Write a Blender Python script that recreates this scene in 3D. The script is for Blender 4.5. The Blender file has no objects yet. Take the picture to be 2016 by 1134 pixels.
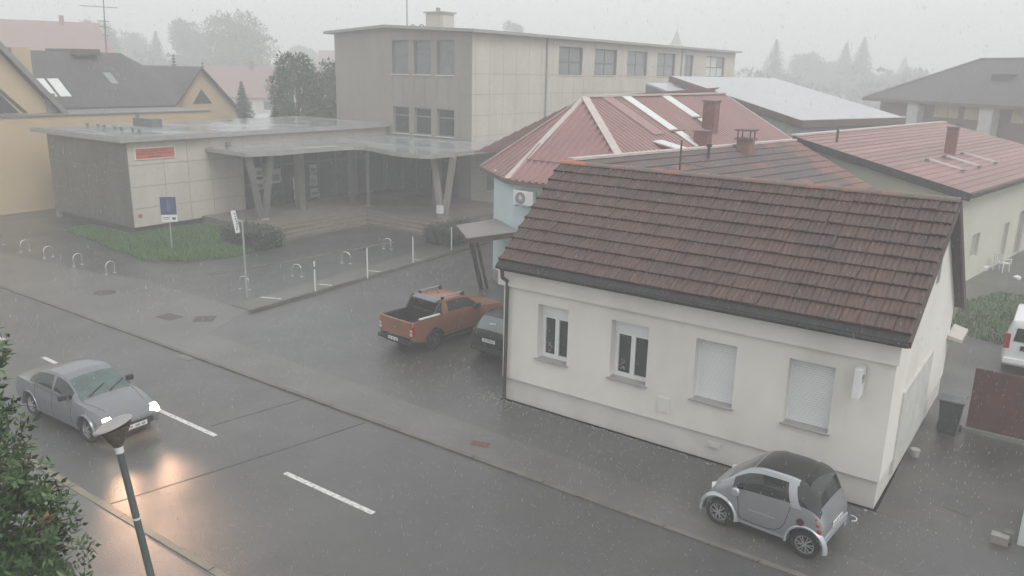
import bpy, bmesh, math, random
from mathutils import Vector, Matrix, Euler
from math import radians as RD, sin, cos, pi, sqrt
random.seed(7)
S = bpy.context.scene
COL = S.collection

# ------------------------------------------------------------------ camera, sky, sun, exposure
def cam_matrix(yaw, pitch, roll):
    fwd = Vector((sin(yaw) * cos(pitch), cos(yaw) * cos(pitch), -sin(pitch)))
    right = Vector((cos(yaw), -sin(yaw), 0))
    up = right.cross(fwd)
    r = cos(roll) * right + sin(roll) * up
    u = -sin(roll) * right + cos(roll) * up
    return Matrix((r, u, -fwd)).transposed().to_4x4()
cd = bpy.data.cameras.new('camera')
cam = bpy.data.objects.new('camera', cd); COL.objects.link(cam)
cam.matrix_world = Matrix.Translation((0, 0, 9.06)) @ cam_matrix(RD(-35.337), RD(15.032), RD(1.28))
cd.sensor_width = 36; cd.lens = 36 * 1600 / 2016
cd.clip_start = 0.1; cd.clip_end = 2000
S.camera = cam

SUN_EL, SUN_AZ = 52, 105      # azimuth measured from +Y towards +X
w = bpy.data.worlds.new('World'); S.world = w; w.use_nodes = True
nt = w.node_tree; nt.nodes.clear()
sky = nt.nodes.new('ShaderNodeTexSky'); sky.sky_type = 'NISHITA'; sky.sun_disc = False
sky.sun_elevation = RD(SUN_EL); sky.sun_rotation = RD(SUN_AZ); sky.dust_density = 6; sky.air_density = 1.2; sky.ozone_density = 1
hs = nt.nodes.new('ShaderNodeHueSaturation'); hs.inputs['Saturation'].default_value = 0.1
bg = nt.nodes.new('ShaderNodeBackground'); bg.inputs['Strength'].default_value = 0.12
wo = nt.nodes.new('ShaderNodeOutputWorld')
cl = nt.nodes.new('ShaderNodeMix'); cl.data_type = 'RGBA'; cl.inputs['Factor'].default_value = 0.75   # closed cloud deck over the clear-sky model
cl.inputs[7].default_value = (6.75, 6.85, 6.9, 1)
nt.links.new(sky.outputs[0], hs.inputs['Color']); nt.links.new(hs.outputs[0], cl.inputs[6]); nt.links.new(cl.outputs[2], bg.inputs['Color']); nt.links.new(bg.outputs[0], wo.inputs['Surface'])
sd = bpy.data.lights.new('sun', 'SUN'); sd.energy = 0.8; sd.angle = RD(28); sd.color = (1, .98, .95)
so = bpy.data.objects.new('sun', sd); COL.objects.link(so)
dirv = Vector((sin(RD(SUN_AZ)) * cos(RD(SUN_EL)), cos(RD(SUN_AZ)) * cos(RD(SUN_EL)), sin(RD(SUN_EL))))
so.rotation_euler = dirv.to_track_quat('Z', 'Y').to_euler(); so.location = dirv * 60 + Vector((-20, 25, 0))
S.view_settings.view_transform = 'Standard'; S.view_settings.look = 'None'
S.view_settings.exposure = 0.45; S.view_settings.gamma = 1
S.render.engine = 'CYCLES'
S.cycles.volume_bounces = 4; S.cycles.max_bounces = 8; S.cycles.use_denoising = True
S.cycles.diffuse_bounces = 3

# ------------------------------------------------------------------ materials
MATS = {}
def mat(name, c1, c2=None, rough=.6, scale=2., stretch=None, bump=0, bscale=60., metal=0, spec=.5, island=False, objr=False,
        contrast=(.35, .7), emit=None, estr=0, rvar=0, coat=0, detail=6, fine=0, fscale=90, trans=0, rw=.5, fst=None, crough=.08):
    if name in MATS: return MATS[name]
    m = bpy.data.materials.new(name); m.use_nodes = True
    n = m.node_tree.nodes; l = m.node_tree.links
    p = n['Principled BSDF']
    p.inputs['Roughness'].default_value = rough; p.inputs['Metallic'].default_value = metal
    p.inputs['Specular IOR Level'].default_value = spec
    if coat: p.inputs['Coat Weight'].default_value = coat; p.inputs['Coat Roughness'].default_value = crough; p.inputs['Coat IOR'].default_value = 1.38 if crough > .2 else 1.5
    if trans: p.inputs['Transmission Weight'].default_value = trans
    geo = n.new('ShaderNodeNewGeometry')
    mp = n.new('ShaderNodeMapping'); mp.inputs['Scale'].default_value = stretch or (1, 1, 1)
    l.new(geo.outputs['Position'], mp.inputs['Vector'])
    col = None
    c2 = c2 or tuple(x * .78 for x in c1)
    nz = n.new('ShaderNodeTexNoise'); nz.inputs['Scale'].default_value = scale; nz.inputs['Detail'].default_value = detail
    nz.inputs['Roughness'].default_value = .62
    l.new(mp.outputs[0], nz.inputs['Vector'])
    fac = nz.outputs['Fac']
    rmp = n.new('ShaderNodeValToRGB')
    rmp.color_ramp.elements[0].position = contrast[0]; rmp.color_ramp.elements[1].position = contrast[1]
    rmp.color_ramp.elements[0].color = (*c2, 1); rmp.color_ramp.elements[1].color = (*c1, 1)
    if island or objr:
        src = geo.outputs['Random Per Island']
        if objr:
            oi = n.new('ShaderNodeObjectInfo'); src = oi.outputs['Random']
        mx = n.new('ShaderNodeMath'); mx.operation = 'MULTIPLY_ADD'; mx.inputs[1].default_value = rw; l.new(src, mx.inputs[0])
        m2 = n.new('ShaderNodeMath'); m2.operation = 'MULTIPLY'; m2.inputs[1].default_value = 1 - rw; l.new(fac, m2.inputs[0])
        l.new(m2.outputs[0], mx.inputs[2]); fac = mx.outputs[0]
    l.new(fac, rmp.inputs['Fac'])
    out = rmp.outputs['Color']
    if fine:
        fz = n.new('ShaderNodeTexNoise'); fz.inputs['Scale'].default_value = fscale; fz.inputs['Detail'].default_value = 3
        fm_ = n.new('ShaderNodeMapping'); fm_.inputs['Scale'].default_value = fst or (1, 1, 1); l.new(geo.outputs['Position'], fm_.inputs['Vector']); l.new(fm_.outputs[0], fz.inputs['Vector'])
        mr = n.new('ShaderNodeMapRange'); mr.inputs[1].default_value = .3; mr.inputs[2].default_value = .7
        mr.inputs[3].default_value = 1 - fine; mr.inputs[4].default_value = 1 + fine
        l.new(fz.outputs['Fac'], mr.inputs[0])
        vm = n.new('ShaderNodeVectorMath'); vm.operation = 'SCALE'
        l.new(out, vm.inputs[0]); l.new(mr.outputs[0], vm.inputs['Scale']); out = vm.outputs[0]
    l.new(out, p.inputs['Base Color'])
    if rvar:
        mr2 = n.new('ShaderNodeMapRange'); mr2.inputs[1].default_value = .35; mr2.inputs[2].default_value = .65
        mr2.inputs[3].default_value = max(.02, rough - rvar); mr2.inputs[4].default_value = rough + rvar
        nz2 = n.new('ShaderNodeTexNoise'); nz2.inputs['Scale'].default_value = .45; nz2.inputs['Detail'].default_value = 5
        l.new(geo.outputs['Position'], nz2.inputs['Vector']); l.new(nz2.outputs['Fac'], mr2.inputs[0])
        l.new(mr2.outputs[0], p.inputs['Roughness'])
    if bump:
        bz = n.new('ShaderNodeTexNoise'); bz.inputs['Scale'].default_value = bscale; bz.inputs['Detail'].default_value = 4
        l.new(geo.outputs['Position'], bz.inputs['Vector'])
        bn = n.new('ShaderNodeBump'); bn.inputs['Strength'].default_value = bump; bn.inputs['Distance'].default_value = .03
        l.new(bz.outputs['Fac'], bn.inputs['Height']); l.new(bn.outputs[0], p.inputs['Normal'])
    if emit:
        p.inputs['Emission Color'].default_value = (*emit, 1); p.inputs['Emission Strength'].default_value = estr
    MATS[name] = m
    return m

asphalt = mat('wet_asphalt', (.078, .077, .075), (.048, .048, .048), rough=.5, scale=.35, contrast=(.3, .75), bump=.6, bscale=38, rvar=.14, fine=.28, fscale=55, coat=1, crough=.36)
walk = mat('wet_pavement', (.118, .113, .104), (.080, .078, .073), rough=.45, scale=.5, bump=.4, bscale=40, rvar=.13, fine=.22, fscale=50, coat=1, crough=.36)
apron = mat('apron_asphalt', (.085, .085, .083), (.05, .05, .05), rough=.45, scale=.25, bump=.55, bscale=36, rvar=.15, fine=.28, fscale=50, coat=1, crough=.36)
darkpave = mat('dark_pavement', (.058, .06, .058), (.036, .038, .037), rough=.42, scale=.6, bump=.4, bscale=40, rvar=.12, fine=.25, coat=1, crough=.36)
yardm = mat('yard_concrete', (.085, .076, .063), (.045, .045, .039), rough=.5, scale=.8, bump=.4, bscale=30, rvar=.12, fine=.25, coat=1, crough=.36)
soil = mat('soil', (.07, .065, .05), (.045, .05, .035), rough=.8, scale=.2, bump=.5, bscale=8)
kerbm = mat('kerb_concrete', (.165, .152, .128), (.11, .103, .09), rough=.5, scale=1.6, bump=.3, bscale=30, fine=.15)
kerby = mat('pale_kerb_concrete', (.25, .225, .165), (.17, .155, .12), rough=.5, scale=1.6, fine=.15)
paint = mat('road_paint', (.62, .62, .60), (.22, .22, .215), rough=.45, scale=11, contrast=(.3, .52))
stucco = mat('white_stucco', (.76, .74, .69), (.64, .62, .57), rough=.75, scale=.55, stretch=(1, 1, .5), contrast=(.25, .55), bump=.25, bscale=90, fine=.03)
plinthm = mat('plinth_stucco', (.67, .65, .61), (.55, .53, .49), rough=.75, scale=.9, contrast=(.3, .65), bump=.25, bscale=90)
pvc = mat('white_plastic', (.82, .83, .84), (.79, .8, .81), rough=.3)
shutm = mat('shutter_plastic', (.80, .81, .82), (.77, .78, .79), rough=.4)
stone = mat('sill_stone', (.40, .385, .37), (.30, .29, .28), rough=.4, scale=25, fine=.2)
glass = mat('window_glass', (.05, .055, .052), (.03, .034, .033), rough=.06, spec=.6)
glassg = mat('facade_glass', (.06, .065, .07), (.04, .043, .047), rough=.1, spec=.6)
tilem = mat('roof_tile_clay', (.118, .067, .054), (.066, .05, .046), spec=.3, rough=.5, scale=.6, objr=True, rw=.17, contrast=(.28, .76), fine=.36, fscale=26, fst=(1, .12, .12), bump=.3, bscale=50)
tilem2 = mat('ridge_tile_clay', (.25, .13, .10), (.15, .12, .105), rough=.55, scale=3, objr=True, fine=.2, fscale=25)
tileor = mat('ridge_tile_orange', (.45, .16, .085), (.36, .13, .075), rough=.55, scale=3)
tilegr = mat('old_brown_tile', (.135, .098, .09), (.10, .082, .08), rough=.45, scale=.8, objr=True, rw=.25, fine=.2, fscale=20)
tilered = mat('old_red_tile', (.26, .125, .10), (.17, .10, .085), rough=.55, scale=1.5, fine=.2, fscale=20)
zinc = mat('dark_gutter_metal', (.05, .05, .052), (.024, .024, .026), rough=.6, spec=.2, scale=3.5, stretch=(3, .5, .5))
pipem = mat('downpipe_brown', (.055, .05, .047), (.045, .04, .038), rough=.4)
redmetal = mat('red_sheet_metal', (.25, .115, .108), (.20, .098, .094), rough=.38, scale=.5, spec=.5)
redmetal2 = mat('faded_red_sheet_metal', (.30, .155, .145), (.245, .132, .125), rough=.4, scale=.5)
creamcap = mat('pale_ridge_metal', (.55, .49, .45), (.45, .40, .37), rough=.4)
skylm = mat('translucent_sheet', (.70, .72, .70), (.62, .65, .63), rough=.3)
brickred = mat('red_painted_brick', (.22, .085, .075), (.17, .07, .065), rough=.6, scale=4, fine=.2, fscale=30)
bluewall = mat('pale_blue_stucco', (.56, .68, .69), (.51, .62, .63), rough=.75, scale=.8)
creamwall = mat('pale_cream_stucco', (.58, .58, .48), (.52, .52, .44), rough=.75, scale=.5)
yellow = mat('ochre_stucco', (.52, .40, .25), (.47, .36, .22), rough=.75, scale=.4)
conc = mat('pale_concrete', (.56, .52, .45), (.48, .45, .395), rough=.7, scale=.5, stretch=(1.2, 1.2, .35), fine=.06, fscale=8)
concjoint = mat('concrete_joint', (.30, .28, .25), rough=.8)
wetshadeconc = mat('wet_shaded_concrete', (.33, .305, .255), (.25, .235, .205), rough=.5, scale=.45, stretch=(1.2, 1.2, .3), fine=.08, fscale=8)  # road-facing concrete: wetness and the shade of that side both put into the colour
wetshadeconc2 = mat('wet_shaded_render', (.165, .155, .135), (.12, .116, .105), rough=.5, scale=.6, stretch=(1.2, 1.2, .4), fine=.1, fscale=8)  # road wall of the wing: wet, with its shade also painted into the colour
membrane = mat('wet_roof_membrane', (.34, .35, .355), (.26, .27, .28), rough=.16, scale=.5, rvar=.1)
slabm = mat('concrete_slab_edge', (.36, .35, .33), (.28, .275, .265), rough=.55, scale=2)
metalroof = mat('white_sheet_roof', (.46, .475, .485), (.41, .42, .43), rough=.35, scale=.3)
fascia = mat('brown_fascia', (.16, .11, .105), (.13, .095, .09), rough=.5)
darkroof = mat('slate_brown_tile', (.075, .062, .064), (.055, .05, .053), rough=.5, scale=.6, fine=.15, fscale=6)
woodd = mat('dark_wood', (.085, .055, .045), (.06, .042, .035), rough=.5, scale=6, stretch=(1, 1, .2))
gatem = mat('red_brown_gate', (.135, .05, .042), (.075, .034, .03), rough=.45, scale=3.5, stretch=(1, 1, .35), contrast=(.3, .75), fine=.15, fscale=12)
steel = mat('galvanised_steel', (.55, .56, .56), (.45, .46, .46), rough=.3, metal=.6)
chrome = mat('polished_steel', (.5, .5, .5), (.45, .45, .45), rough=.12, metal=1)
whitemet = mat('white_painted_metal', (.75, .76, .76), (.68, .69, .69), rough=.35)
greym = mat('grey_metal', (.22, .22, .22), (.17, .17, .17), rough=.4)
blackp = mat('black_plastic', (.022, .022, .023), (.016, .016, .017), rough=.45)
rubber = mat('tyre_rubber', (.018, .018, .018), (.013, .013, .013), rough=.6)
signred = mat('sign_red', (.55, .13, .07), (.48, .11, .06), rough=.4)
signdark = mat('sign_dark_print', (.16, .05, .04), rough=.5)
signblue = mat('sign_blue', (.045, .065, .19), (.04, .055, .16), rough=.35)
signink = mat('sign_ink', (.05, .08, .06), rough=.5)
leafm = mat('shrub_leaf', (.07, .13, .028), (.015, .042, .013), rough=.35, scale=2, island=True, contrast=(.25, .8))
leafm2 = mat('shrub_leaf_bronze', (.16, .085, .035), (.07, .06, .025), rough=.35, scale=2, island=True)
treeg = mat('tree_foliage', (.085, .15, .05), (.03, .06, .025), rough=.6, scale=.5, island=True)
treed = mat('conifer_foliage', (.03, .055, .03), (.018, .035, .02), rough=.7, scale=.5, island=True)
hedgem = mat('hedge_leaf', (.05, .075, .035), (.02, .035, .02), rough=.5, island=True)
grassm = mat('grass_blade', (.08, .19, .035), (.042, .105, .022), rough=.5, island=True, scale=.7)
lawnm = mat('lawn_soil', (.06, .11, .03), (.035, .07, .025), rough=.8, scale=1)
barkm = mat('bark', (.09, .07, .05), rough=.9)
tubm = mat('bin_plastic', (.055, .065, .068), (.045, .053, .056), rough=.4)

# ------------------------------------------------------------------ mesh helpers
ORG = {}
class MB:
    def __init__(s): s.v = []; s.f = []
    def quad(s, a, b, c, d): s.poly([a, b, c, d])
    def poly(s, pts):
        k = len(s.v); s.v += [tuple(p) for p in pts]; s.f.append(tuple(range(k, k + len(pts))))
    def box(s, x0, x1, y0, y1, z0, z1): s.hexa([(x0, y0), (x1, y0), (x1, y1), (x0, y1)], z0, z1)
    def hexa(s, pl, z0, z1):                    # prism over a plan polygon (counter-clockwise)
        n = len(pl); k = len(s.v)
        s.v += [(p[0], p[1], z0) for p in pl] + [(p[0], p[1], z1) for p in pl]
        s.f.append(tuple(range(k + n - 1, k - 1, -1))); s.f.append(tuple(range(k + n, k + 2 * n)))
        for i in range(n):
            j = (i + 1) % n; s.f.append((k + i, k + j, k + n + j, k + n + i))
    def fbox(s, F, u, n, z):                    # box in a wall frame: u along, n outward
        P = lambda a, b: (F[0] + F[2] * a + F[3] * b, F[1] + F[3] * a - F[2] * b)
        s.hexa([P(u[0], n[1]), P(u[1], n[1]), P(u[1], n[0]), P(u[0], n[0])], z[0], z[1])
    def slab(s, top, th):                       # thick sheet from a planar polygon, thickened downwards
        n = len(top); k = len(s.v)
        s.v += [tuple(p) for p in top] + [(p[0], p[1], p[2] - th) for p in top]
        s.f.append(tuple(range(k, k + n))); s.f.append(tuple(range(k + 2 * n - 1, k + n - 1, -1)))
        for i in range(n):
            j = (i + 1) % n; s.f.append((k + j, k + i, k + n + i, k + n + j))
    def tube(s, p0, p1, r0, r1=None, n=8, cap=True):
        r1 = r0 if r1 is None else r1
        p0 = Vector(p0); p1 = Vector(p1); d = (p1 - p0).normalized()
        a = d.orthogonal().normalized(); b = d.cross(a); k = len(s.v)
        for p, r in ((p0, r0), (p1, r1)):
            for i in range(n):
                t = 2 * pi * i / n; s.v.append(tuple(p + a * (r * cos(t)) + b * (r * sin(t))))
        for i in range(n):
            j = (i + 1) % n; s.f.append((k + i, k + j, k + n + j, k + n + i))
        if cap: s.f.append(tuple(range(k + n - 1, k - 1, -1))); s.f.append(tuple(range(k + n, k + 2 * n)))
    def path(s, pts, r, n=8):
        for a, b in zip(pts, pts[1:]): s.tube(a, b, r, r, n)
    def bar(s, p0, p1, wdt, hgt, up=(0, 0, 1)):
        p0 = Vector(p0); p1 = Vector(p1); d = (p1 - p0).normalized(); up = Vector(up)
        sd_ = d.cross(up).normalized(); u2 = sd_.cross(d); k = len(s.v)
        for p in (p0, p1):
            for a, b in ((-1, -1), (1, -1), (1, 1), (-1, 1)):
                s.v.append(tuple(p + sd_ * (a * wdt / 2) + u2 * (b * hgt / 2)))
        s.f += [(k + 3, k + 2, k + 1, k), (k + 4, k + 5, k + 6, k + 7)]
        for i in range(4):
            j = (i + 1) % 4; s.f.append((k + i, k + j, k + 4 + j, k + 4 + i))
    def lathe(s, prof, c=(0, 0, 0), axis='z', n=24):
        k = len(s.v); m = len(prof)
        for i in range(n):
            t = 2 * pi * i / n
            for r, h in prof:
                p = (r * cos(t), r * sin(t), h) if axis == 'z' else (r * cos(t), h, r * sin(t))
                s.v.append((p[0] + c[0], p[1] + c[1], p[2] + c[2]))
        for i in range(n):
            j = (i + 1) % n
            for q in range(m - 1):
                s.f.append((k + i * m + q, k + j * m + q, k + j * m + q + 1, k + i * m + q + 1))
    def xz(s, poly, y0, y1):                    # extrude an outline in XZ along Y
        n = len(poly); k = len(s.v)
        s.v += [(p[0], y0, p[1]) for p in poly] + [(p[0], y1, p[1]) for p in poly]
        s.f.append(tuple(range(k, k + n))); s.f.append(tuple(range(k + 2 * n - 1, k + n - 1, -1)))
        for i in range(n):
            j = (i + 1) % n; s.f.append((k + j, k + i, k + n + i, k + n + j))
    def wall(s, F, L, z0, z1, holes=(), depth=.2, back=False):
        P = lambda a, b, z: (F[0] + F[2] * a + F[3] * b, F[1] + F[3] * a - F[2] * b, z)
        us = sorted({0, L, *[h[0] for h in holes], *[h[1] for h in holes]}); zs = sorted({z0, z1, *[h[2] for h in holes], *[h[3] for h in holes]})
        for a, b in zip(us, us[1:]):
            for c, d in zip(zs, zs[1:]):
                if any(h[0] - 1e-6 <= a and b <= h[1] + 1e-6 and h[2] - 1e-6 <= c and d <= h[3] + 1e-6 for h in holes): continue
                s.quad(P(a, 0, c), P(b, 0, c), P(b, 0, d), P(a, 0, d))
        for u0, u1, c, d in holes:
            q = -depth
            s.quad(P(u0, 0, c), P(u0, 0, d), P(u0, q, d), P(u0, q, c)); s.quad(P(u1, q, c), P(u1, q, d), P(u1, 0, d), P(u1, 0, c))
            s.quad(P(u0, q, c), P(u1, q, c), P(u1, 0, c), P(u0, 0, c)); s.quad(P(u0, 0, d), P(u1, 0, d), P(u1, q, d), P(u0, q, d))
            if back: s.quad(P(u0, q, c), P(u1, q, c), P(u1, q, d), P(u0, q, d))
    def build(s, name, m, parent=None, smooth=False, bevel=0, origin=None, kind=None, label=None):
        o0 = Vector(origin if origin is not None else (ORG.get(parent.name, (0, 0, 0)) if parent else (0, 0, 0)))
        me = bpy.data.meshes.new(name); me.from_pydata([tuple(Vector(p) - o0) for p in s.v], [], s.f); me.validate()
        bm = bmesh.new(); bm.from_mesh(me); bmesh.ops.remove_doubles(bm, verts=bm.verts, dist=1e-5)
        bmesh.ops.recalc_face_normals(bm, faces=bm.faces)
        if bevel: bmesh.ops.bevel(bm, geom=list(bm.edges), offset=bevel, segments=2, affect='EDGES', profile=.6)
        bm.to_mesh(me); bm.free()
        if smooth:
            for p in me.polygons: p.use_smooth = True
            me.set_sharp_from_angle(angle=RD(38))
        me.materials.append(m)
        o = bpy.data.objects.new(name, me); COL.objects.link(o)
        if parent: o.parent = parent
        elif origin is not None: o.location = origin
        ORG[o.name] = tuple(o0)
        if kind: o['kind'] = kind
        if label: o['label'] = label
        return o
def thing(name, label, cat, loc=(0, 0, 0), group=None, local=False, rz=0, scale=1):
    o = bpy.data.objects.new(name, None); COL.objects.link(o); o.location = loc; o.rotation_euler = (0, 0, rz); o.scale = (scale,) * 3
    o.empty_display_size = .3
    o['label'] = label; o['category'] = cat
    if group: o['group'] = group
    ORG[o.name] = (0, 0, 0) if local else tuple(loc)
    return o
def tag(o, label, cat, group=None):
    o['label'] = label; o['category'] = cat
    if group: o['group'] = group
    return o
def struct(name, mb, m, **k): return mb.build(name, m, None, kind='structure', **k)
def copy_tree(o, parent=None):
    c = o.copy(); COL.objects.link(c); c.parent = parent; ORG[c.name] = ORG.get(o.name, (0, 0, 0))
    for ch in list(o.children): copy_tree(ch, c)
    return c
def frame_pt(F, u, n, z): return (F[0] + F[2] * u + F[3] * n, F[1] + F[3] * u - F[2] * n, z)
def rect_minus(cells, h):
    out = []
    for a, b, c, d in cells:
        if h[1] <= a or h[0] >= b or h[3] <= c or h[2] >= d: out.append((a, b, c, d)); continue
        if h[0] > a: out.append((a, h[0], c, d))
        if h[1] < b: out.append((h[1], b, c, d))
        lo, hi = max(a, h[0]), min(b, h[1])
        if h[2] > c: out.append((lo, hi, c, h[2]))
        if h[3] < d: out.append((lo, hi, h[3], d))
    return [r for r in out if r[1] - r[0] > .06 and r[3] - r[2] > .06]
def panels(parent, F, us, zs, holes, m, gap=.012, proud=.03):
    for a, b in zip(us, us[1:]):
        for c, d in zip(zs, zs[1:]):
            cells = [(a + gap, b - gap, c + gap, d - gap)]
            for h in holes: cells = rect_minus(cells, h)
            for r in cells:
                mb = MB(); mb.fbox(F, r[:2], (0, proud), r[2:]); mb.build('panel', m, parent)
def facet(mb, poly, down, spacing, wdt, hgt, off=0):    # flat roof facet with raised ribs running down the slope
    poly = [Vector(p) for p in poly]; mb.poly(poly)
    n = Vector((0, 0, 0))
    for i in range(len(poly)): n += poly[i].cross(poly[(i + 1) % len(poly)])
    n.normalize(); n = n if n.z > 0 else -n
    down = (Vector(down) - n * Vector(down).dot(n)).normalized(); e = n.cross(down)
    o = poly[0]; P2 = [((p - o).dot(e), (p - o).dot(down)) for p in poly]
    lo, hi = min(p[0] for p in P2), max(p[0] for p in P2); u = lo + spacing * .5 + off
    while u < hi:
        xs = []
        for (a, b), (c, d) in zip(P2, P2[1:] + P2[:1]):
            if (a - u) * (c - u) < 0: xs.append(b + (d - b) * (u - a) / (c - a))
        if len(xs) >= 2:
            t0, t1 = min(xs), max(xs)
            if t1 - t0 > .1:
                q = lambda du, t, h: tuple(o + e * (u + du) + down * t + n * h)
                w2, w1 = wdt / 2, wdt / 4
                mb.quad(q(-w2, t0, .001), q(-w1, t0, hgt), q(-w1, t1, hgt), q(-w2, t1, .001))
                mb.quad(q(-w1, t0, hgt), q(w1, t0, hgt), q(w1, t1, hgt), q(-w1, t1, hgt))
                mb.quad(q(w1, t0, hgt), q(w2, t0, .001), q(w2, t1, .001), q(w1, t1, hgt))
                mb.quad(q(-w2, t1, .001), q(-w1, t1, hgt), q(w1, t1, hgt), q(w2, t1, .001))
        u += spacing
def text_mesh(txt, size, name, m, parent, M4):
    cu = bpy.data.curves.new('t', 'FONT'); cu.body = txt; cu.size = size; cu.align_x = 'CENTER'; cu.align_y = 'CENTER'; cu.extrude = .002
    to = bpy.data.objects.new('t', cu); COL.objects.link(to)
    dg = bpy.context.evaluated_depsgraph_get(); me = bpy.data.meshes.new_from_object(to.evaluated_get(dg))
    bpy.data.objects.remove(to); me.transform(M4); me.materials.clear(); me.materials.append(m)
    o = bpy.data.objects.new(name, me); COL.objects.link(o); o.parent = parent
    return o
def xmat(origin, xdir, ydir):
    x = Vector(xdir).normalized(); y = Vector(ydir).normalized(); z = x.cross(y)
    M4 = Matrix((x, y, z)).transposed().to_4x4(); M4.translation = Vector(origin); return M4

# ================================================================== GROUND
mb = MB(); mb.quad((-390, -60, -.16), (200, -60, -.16), (200, 390, -.16), (-390, 390, -.16)); struct('ground', mb, soil)
def sheet(name, pts, z, m, th=.12):
    mb = MB(); mb.slab([(x, y, z) for x, y in pts], th); return struct(name, mb, m)
sheet('road', [(-390, 7.62), (120, 7.62), (120, 14.02), (-390, 14.02)], 0, asphalt)
# far footway, apron, lane
sheet('sidewalk', [(-390, 14.16), (120, 14.16), (120, 15.4), (-2.6, 15.25), (-14, 15.55), (-24, 15.75), (-25.2, 18.3), (-29, 18.25), (-32, 18.3), (-36, 17.5), (-42, 16.8), (-60, 15.9), (-390, 15.9)], .03, walk, .15)
sheet('apron', [(-25.15, 18.2), (-24, 15.752), (-14, 15.552), (-2.6, 15.252), (120, 15.402), (120, 17.3), (-2.62, 17.4), (-12.6, 17.4), (-13.3, 21.4), (-18.6, 26.6), (-24, 60), (-27.6, 60), (-24.75, 18.2)], .026, apron, .14)
sheet('forecourt', [(-390, 15.902), (-60, 15.902), (-42, 16.802), (-36, 17.502), (-32, 18.302), (-29, 18.252), (-26.3, 18.3), (-27.3, 31), (-27.3, 50), (-390, 50)], .026, darkpave, .14)
sheet('lane_footway', [(-26.25, 18.3), (-24.95, 18.3), (-25.95, 34.5), (-28, 60), (-29, 60), (-27.25, 31)], .05, walk, .16)
sheet('yard', [(-2.6, 17.42), (30, 17.32), (30, 90), (-30, 90), (-18, 45), (-14, 26.2), (-2.75, 26.2)], .022, yardm, .14)
sheet('near_footway', [(-390, 5.9), (-15.5, 5.9), (-14.2, 6.1), (-13.0, 5.7), (-12.4, 5.0), (-12.2, 2), (120, 2), (120, 7.46), (-390, 7.46)], .05, walk, .15)
mb = MB(); mb.slab([(-390, -20, .03), (-12.21, -20, .03), (-12.21, 2, .03), (-12.41, 5.0, .03), (-13.0, 5.69, .03), (-14.2, 6.09, .03), (-15.5, 5.89, .03), (-390, 5.89, .03)], .15); struct('verge', mb, lawnm)
def kerb_line(name, pts, wd, z1, step, m, z0=-.1):
    root = None
    for (x0, y0), (x1, y1) in zip(pts, pts[1:]):
        L = math.hypot(x1 - x0, y1 - y0); k = max(1, round(L / step)); ux, uy = (x1 - x0) / L, (y1 - y0) / L
        for i in range(k):
            a, b = L * i / k + .006, L * (i + 1) / k - .006
            mb = MB(); mb.fbox((x0, y0, ux, uy), (a, b), (-wd, 0), (z0, z1 + random.uniform(-.006, .006)))
            if root is None: root = struct(name, mb, m)
            else: mb.build('kerbstone', m, root)
kerb_line('far_kerb', [(-60, 14.022), (6, 14.022)], .135, .04, 1.0, kerbm)
kerb_line('near_kerb', [(-45, 7.468), (4, 7.468)], .15, .062, 1.0, kerby)
kerb_line('lane_kerb', [(-24.82, 18.1), (-25.8, 34.3)], .13, .15, 1.0, kerbm)
kerb_line('forecourt_kerb', [(-31.0, 20.6), (-30.3, 25), (-29.75, 31)], .12, .07, 1.0, kerbm)
# lane markings of the road, parking ticks
def mark(x0, y0, x1, y1, wd, z):
    L = math.hypot(x1 - x0, y1 - y0); mb = MB(); mb.fbox((x0, y0, (x1 - x0) / L, (y1 - y0) / L), (0, L), (-wd / 2, wd / 2), (z - .003, z + .004)); return struct('painted_marking', mb, paint)
for x0, x1, y in ((-25.9, -25.0, 11.12), (-20.0, -16.86, 11.05), (-13.95, -11.1, 10.83), (-7.0, -4.0, 10.6), (-31.5, -28.6, 11.15), (-2, 1, 10.5)): mark(x0, y, x1, y - .02, .13, .003)
for a, b in (((-26.3, 19.7), (-25.45, 20.05)), ((-26.1, 22.55), (-25.35, 22.8)), ((-26.2, 25.6), (-25.6, 25.82)), ((-26.15, 28.6), (-25.75, 28.8))): mark(*a, *b, .09, .053)
tar = mat('tar_seam', (.045, .045, .044), (.028, .028, .028), rough=.5, scale=3)
for a, b, wd in (((-15.75, 7.7), (-15.0, 11.2), .05), ((-15.0, 11.2), (-14.5, 13.9), .05), ((-17.45, 11.3), (-17.0, 13.95), .04)):
    L_ = math.hypot(b[0] - a[0], b[1] - a[1]); mb = MB(); mb.fbox((a[0], a[1], (b[0] - a[0]) / L_, (b[1] - a[1]) / L_), (0, L_), (-wd / 2, wd / 2), (-.002, .003)); struct('tar_seam', mb, tar)
# patches, covers in the paving
def cover(name, x, y, rx, ry, z, m, label, cat, rot=0, rnd=False):
    mb = MB(); pts = []
    n = 18 if rnd else 4
    for i in range(n):
        t = 2 * pi * (i + .5) / n; k = 1 if rnd else sqrt(2)
        px, py = rx * k * cos(t), ry * k * sin(t); pts.append((x + px * cos(rot) - py * sin(rot), y + px * sin(rot) + py * cos(rot), z + .008))
    mb.slab(pts, .012); o = mb.build(name, m, None, origin=(x, y, z)); return tag(o, label, cat)
iron = mat('rusty_iron', (.10, .085, .075), (.06, .055, .05), rough=.55, scale=14)
redpatch = mat('red_marking', (.17, .045, .04), (.09, .05, .045), rough=.5, scale=6)
cover('manhole_cover', -31.6, 16.2, .42, .42, .03, iron, 'round iron manhole cover in pale footway', 'manhole', rnd=True)
cover('inspection_cover', -26.7, 15.95, .42, .3, .03, iron, 'rectangular iron cover beside its diamond-turned neighbour', 'manhole', .12)
cover('inspection_cover', -25.5, 16.6, .36, .36, .03, iron, 'square iron cover turned like a diamond in footway', 'manhole', .78)
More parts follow.
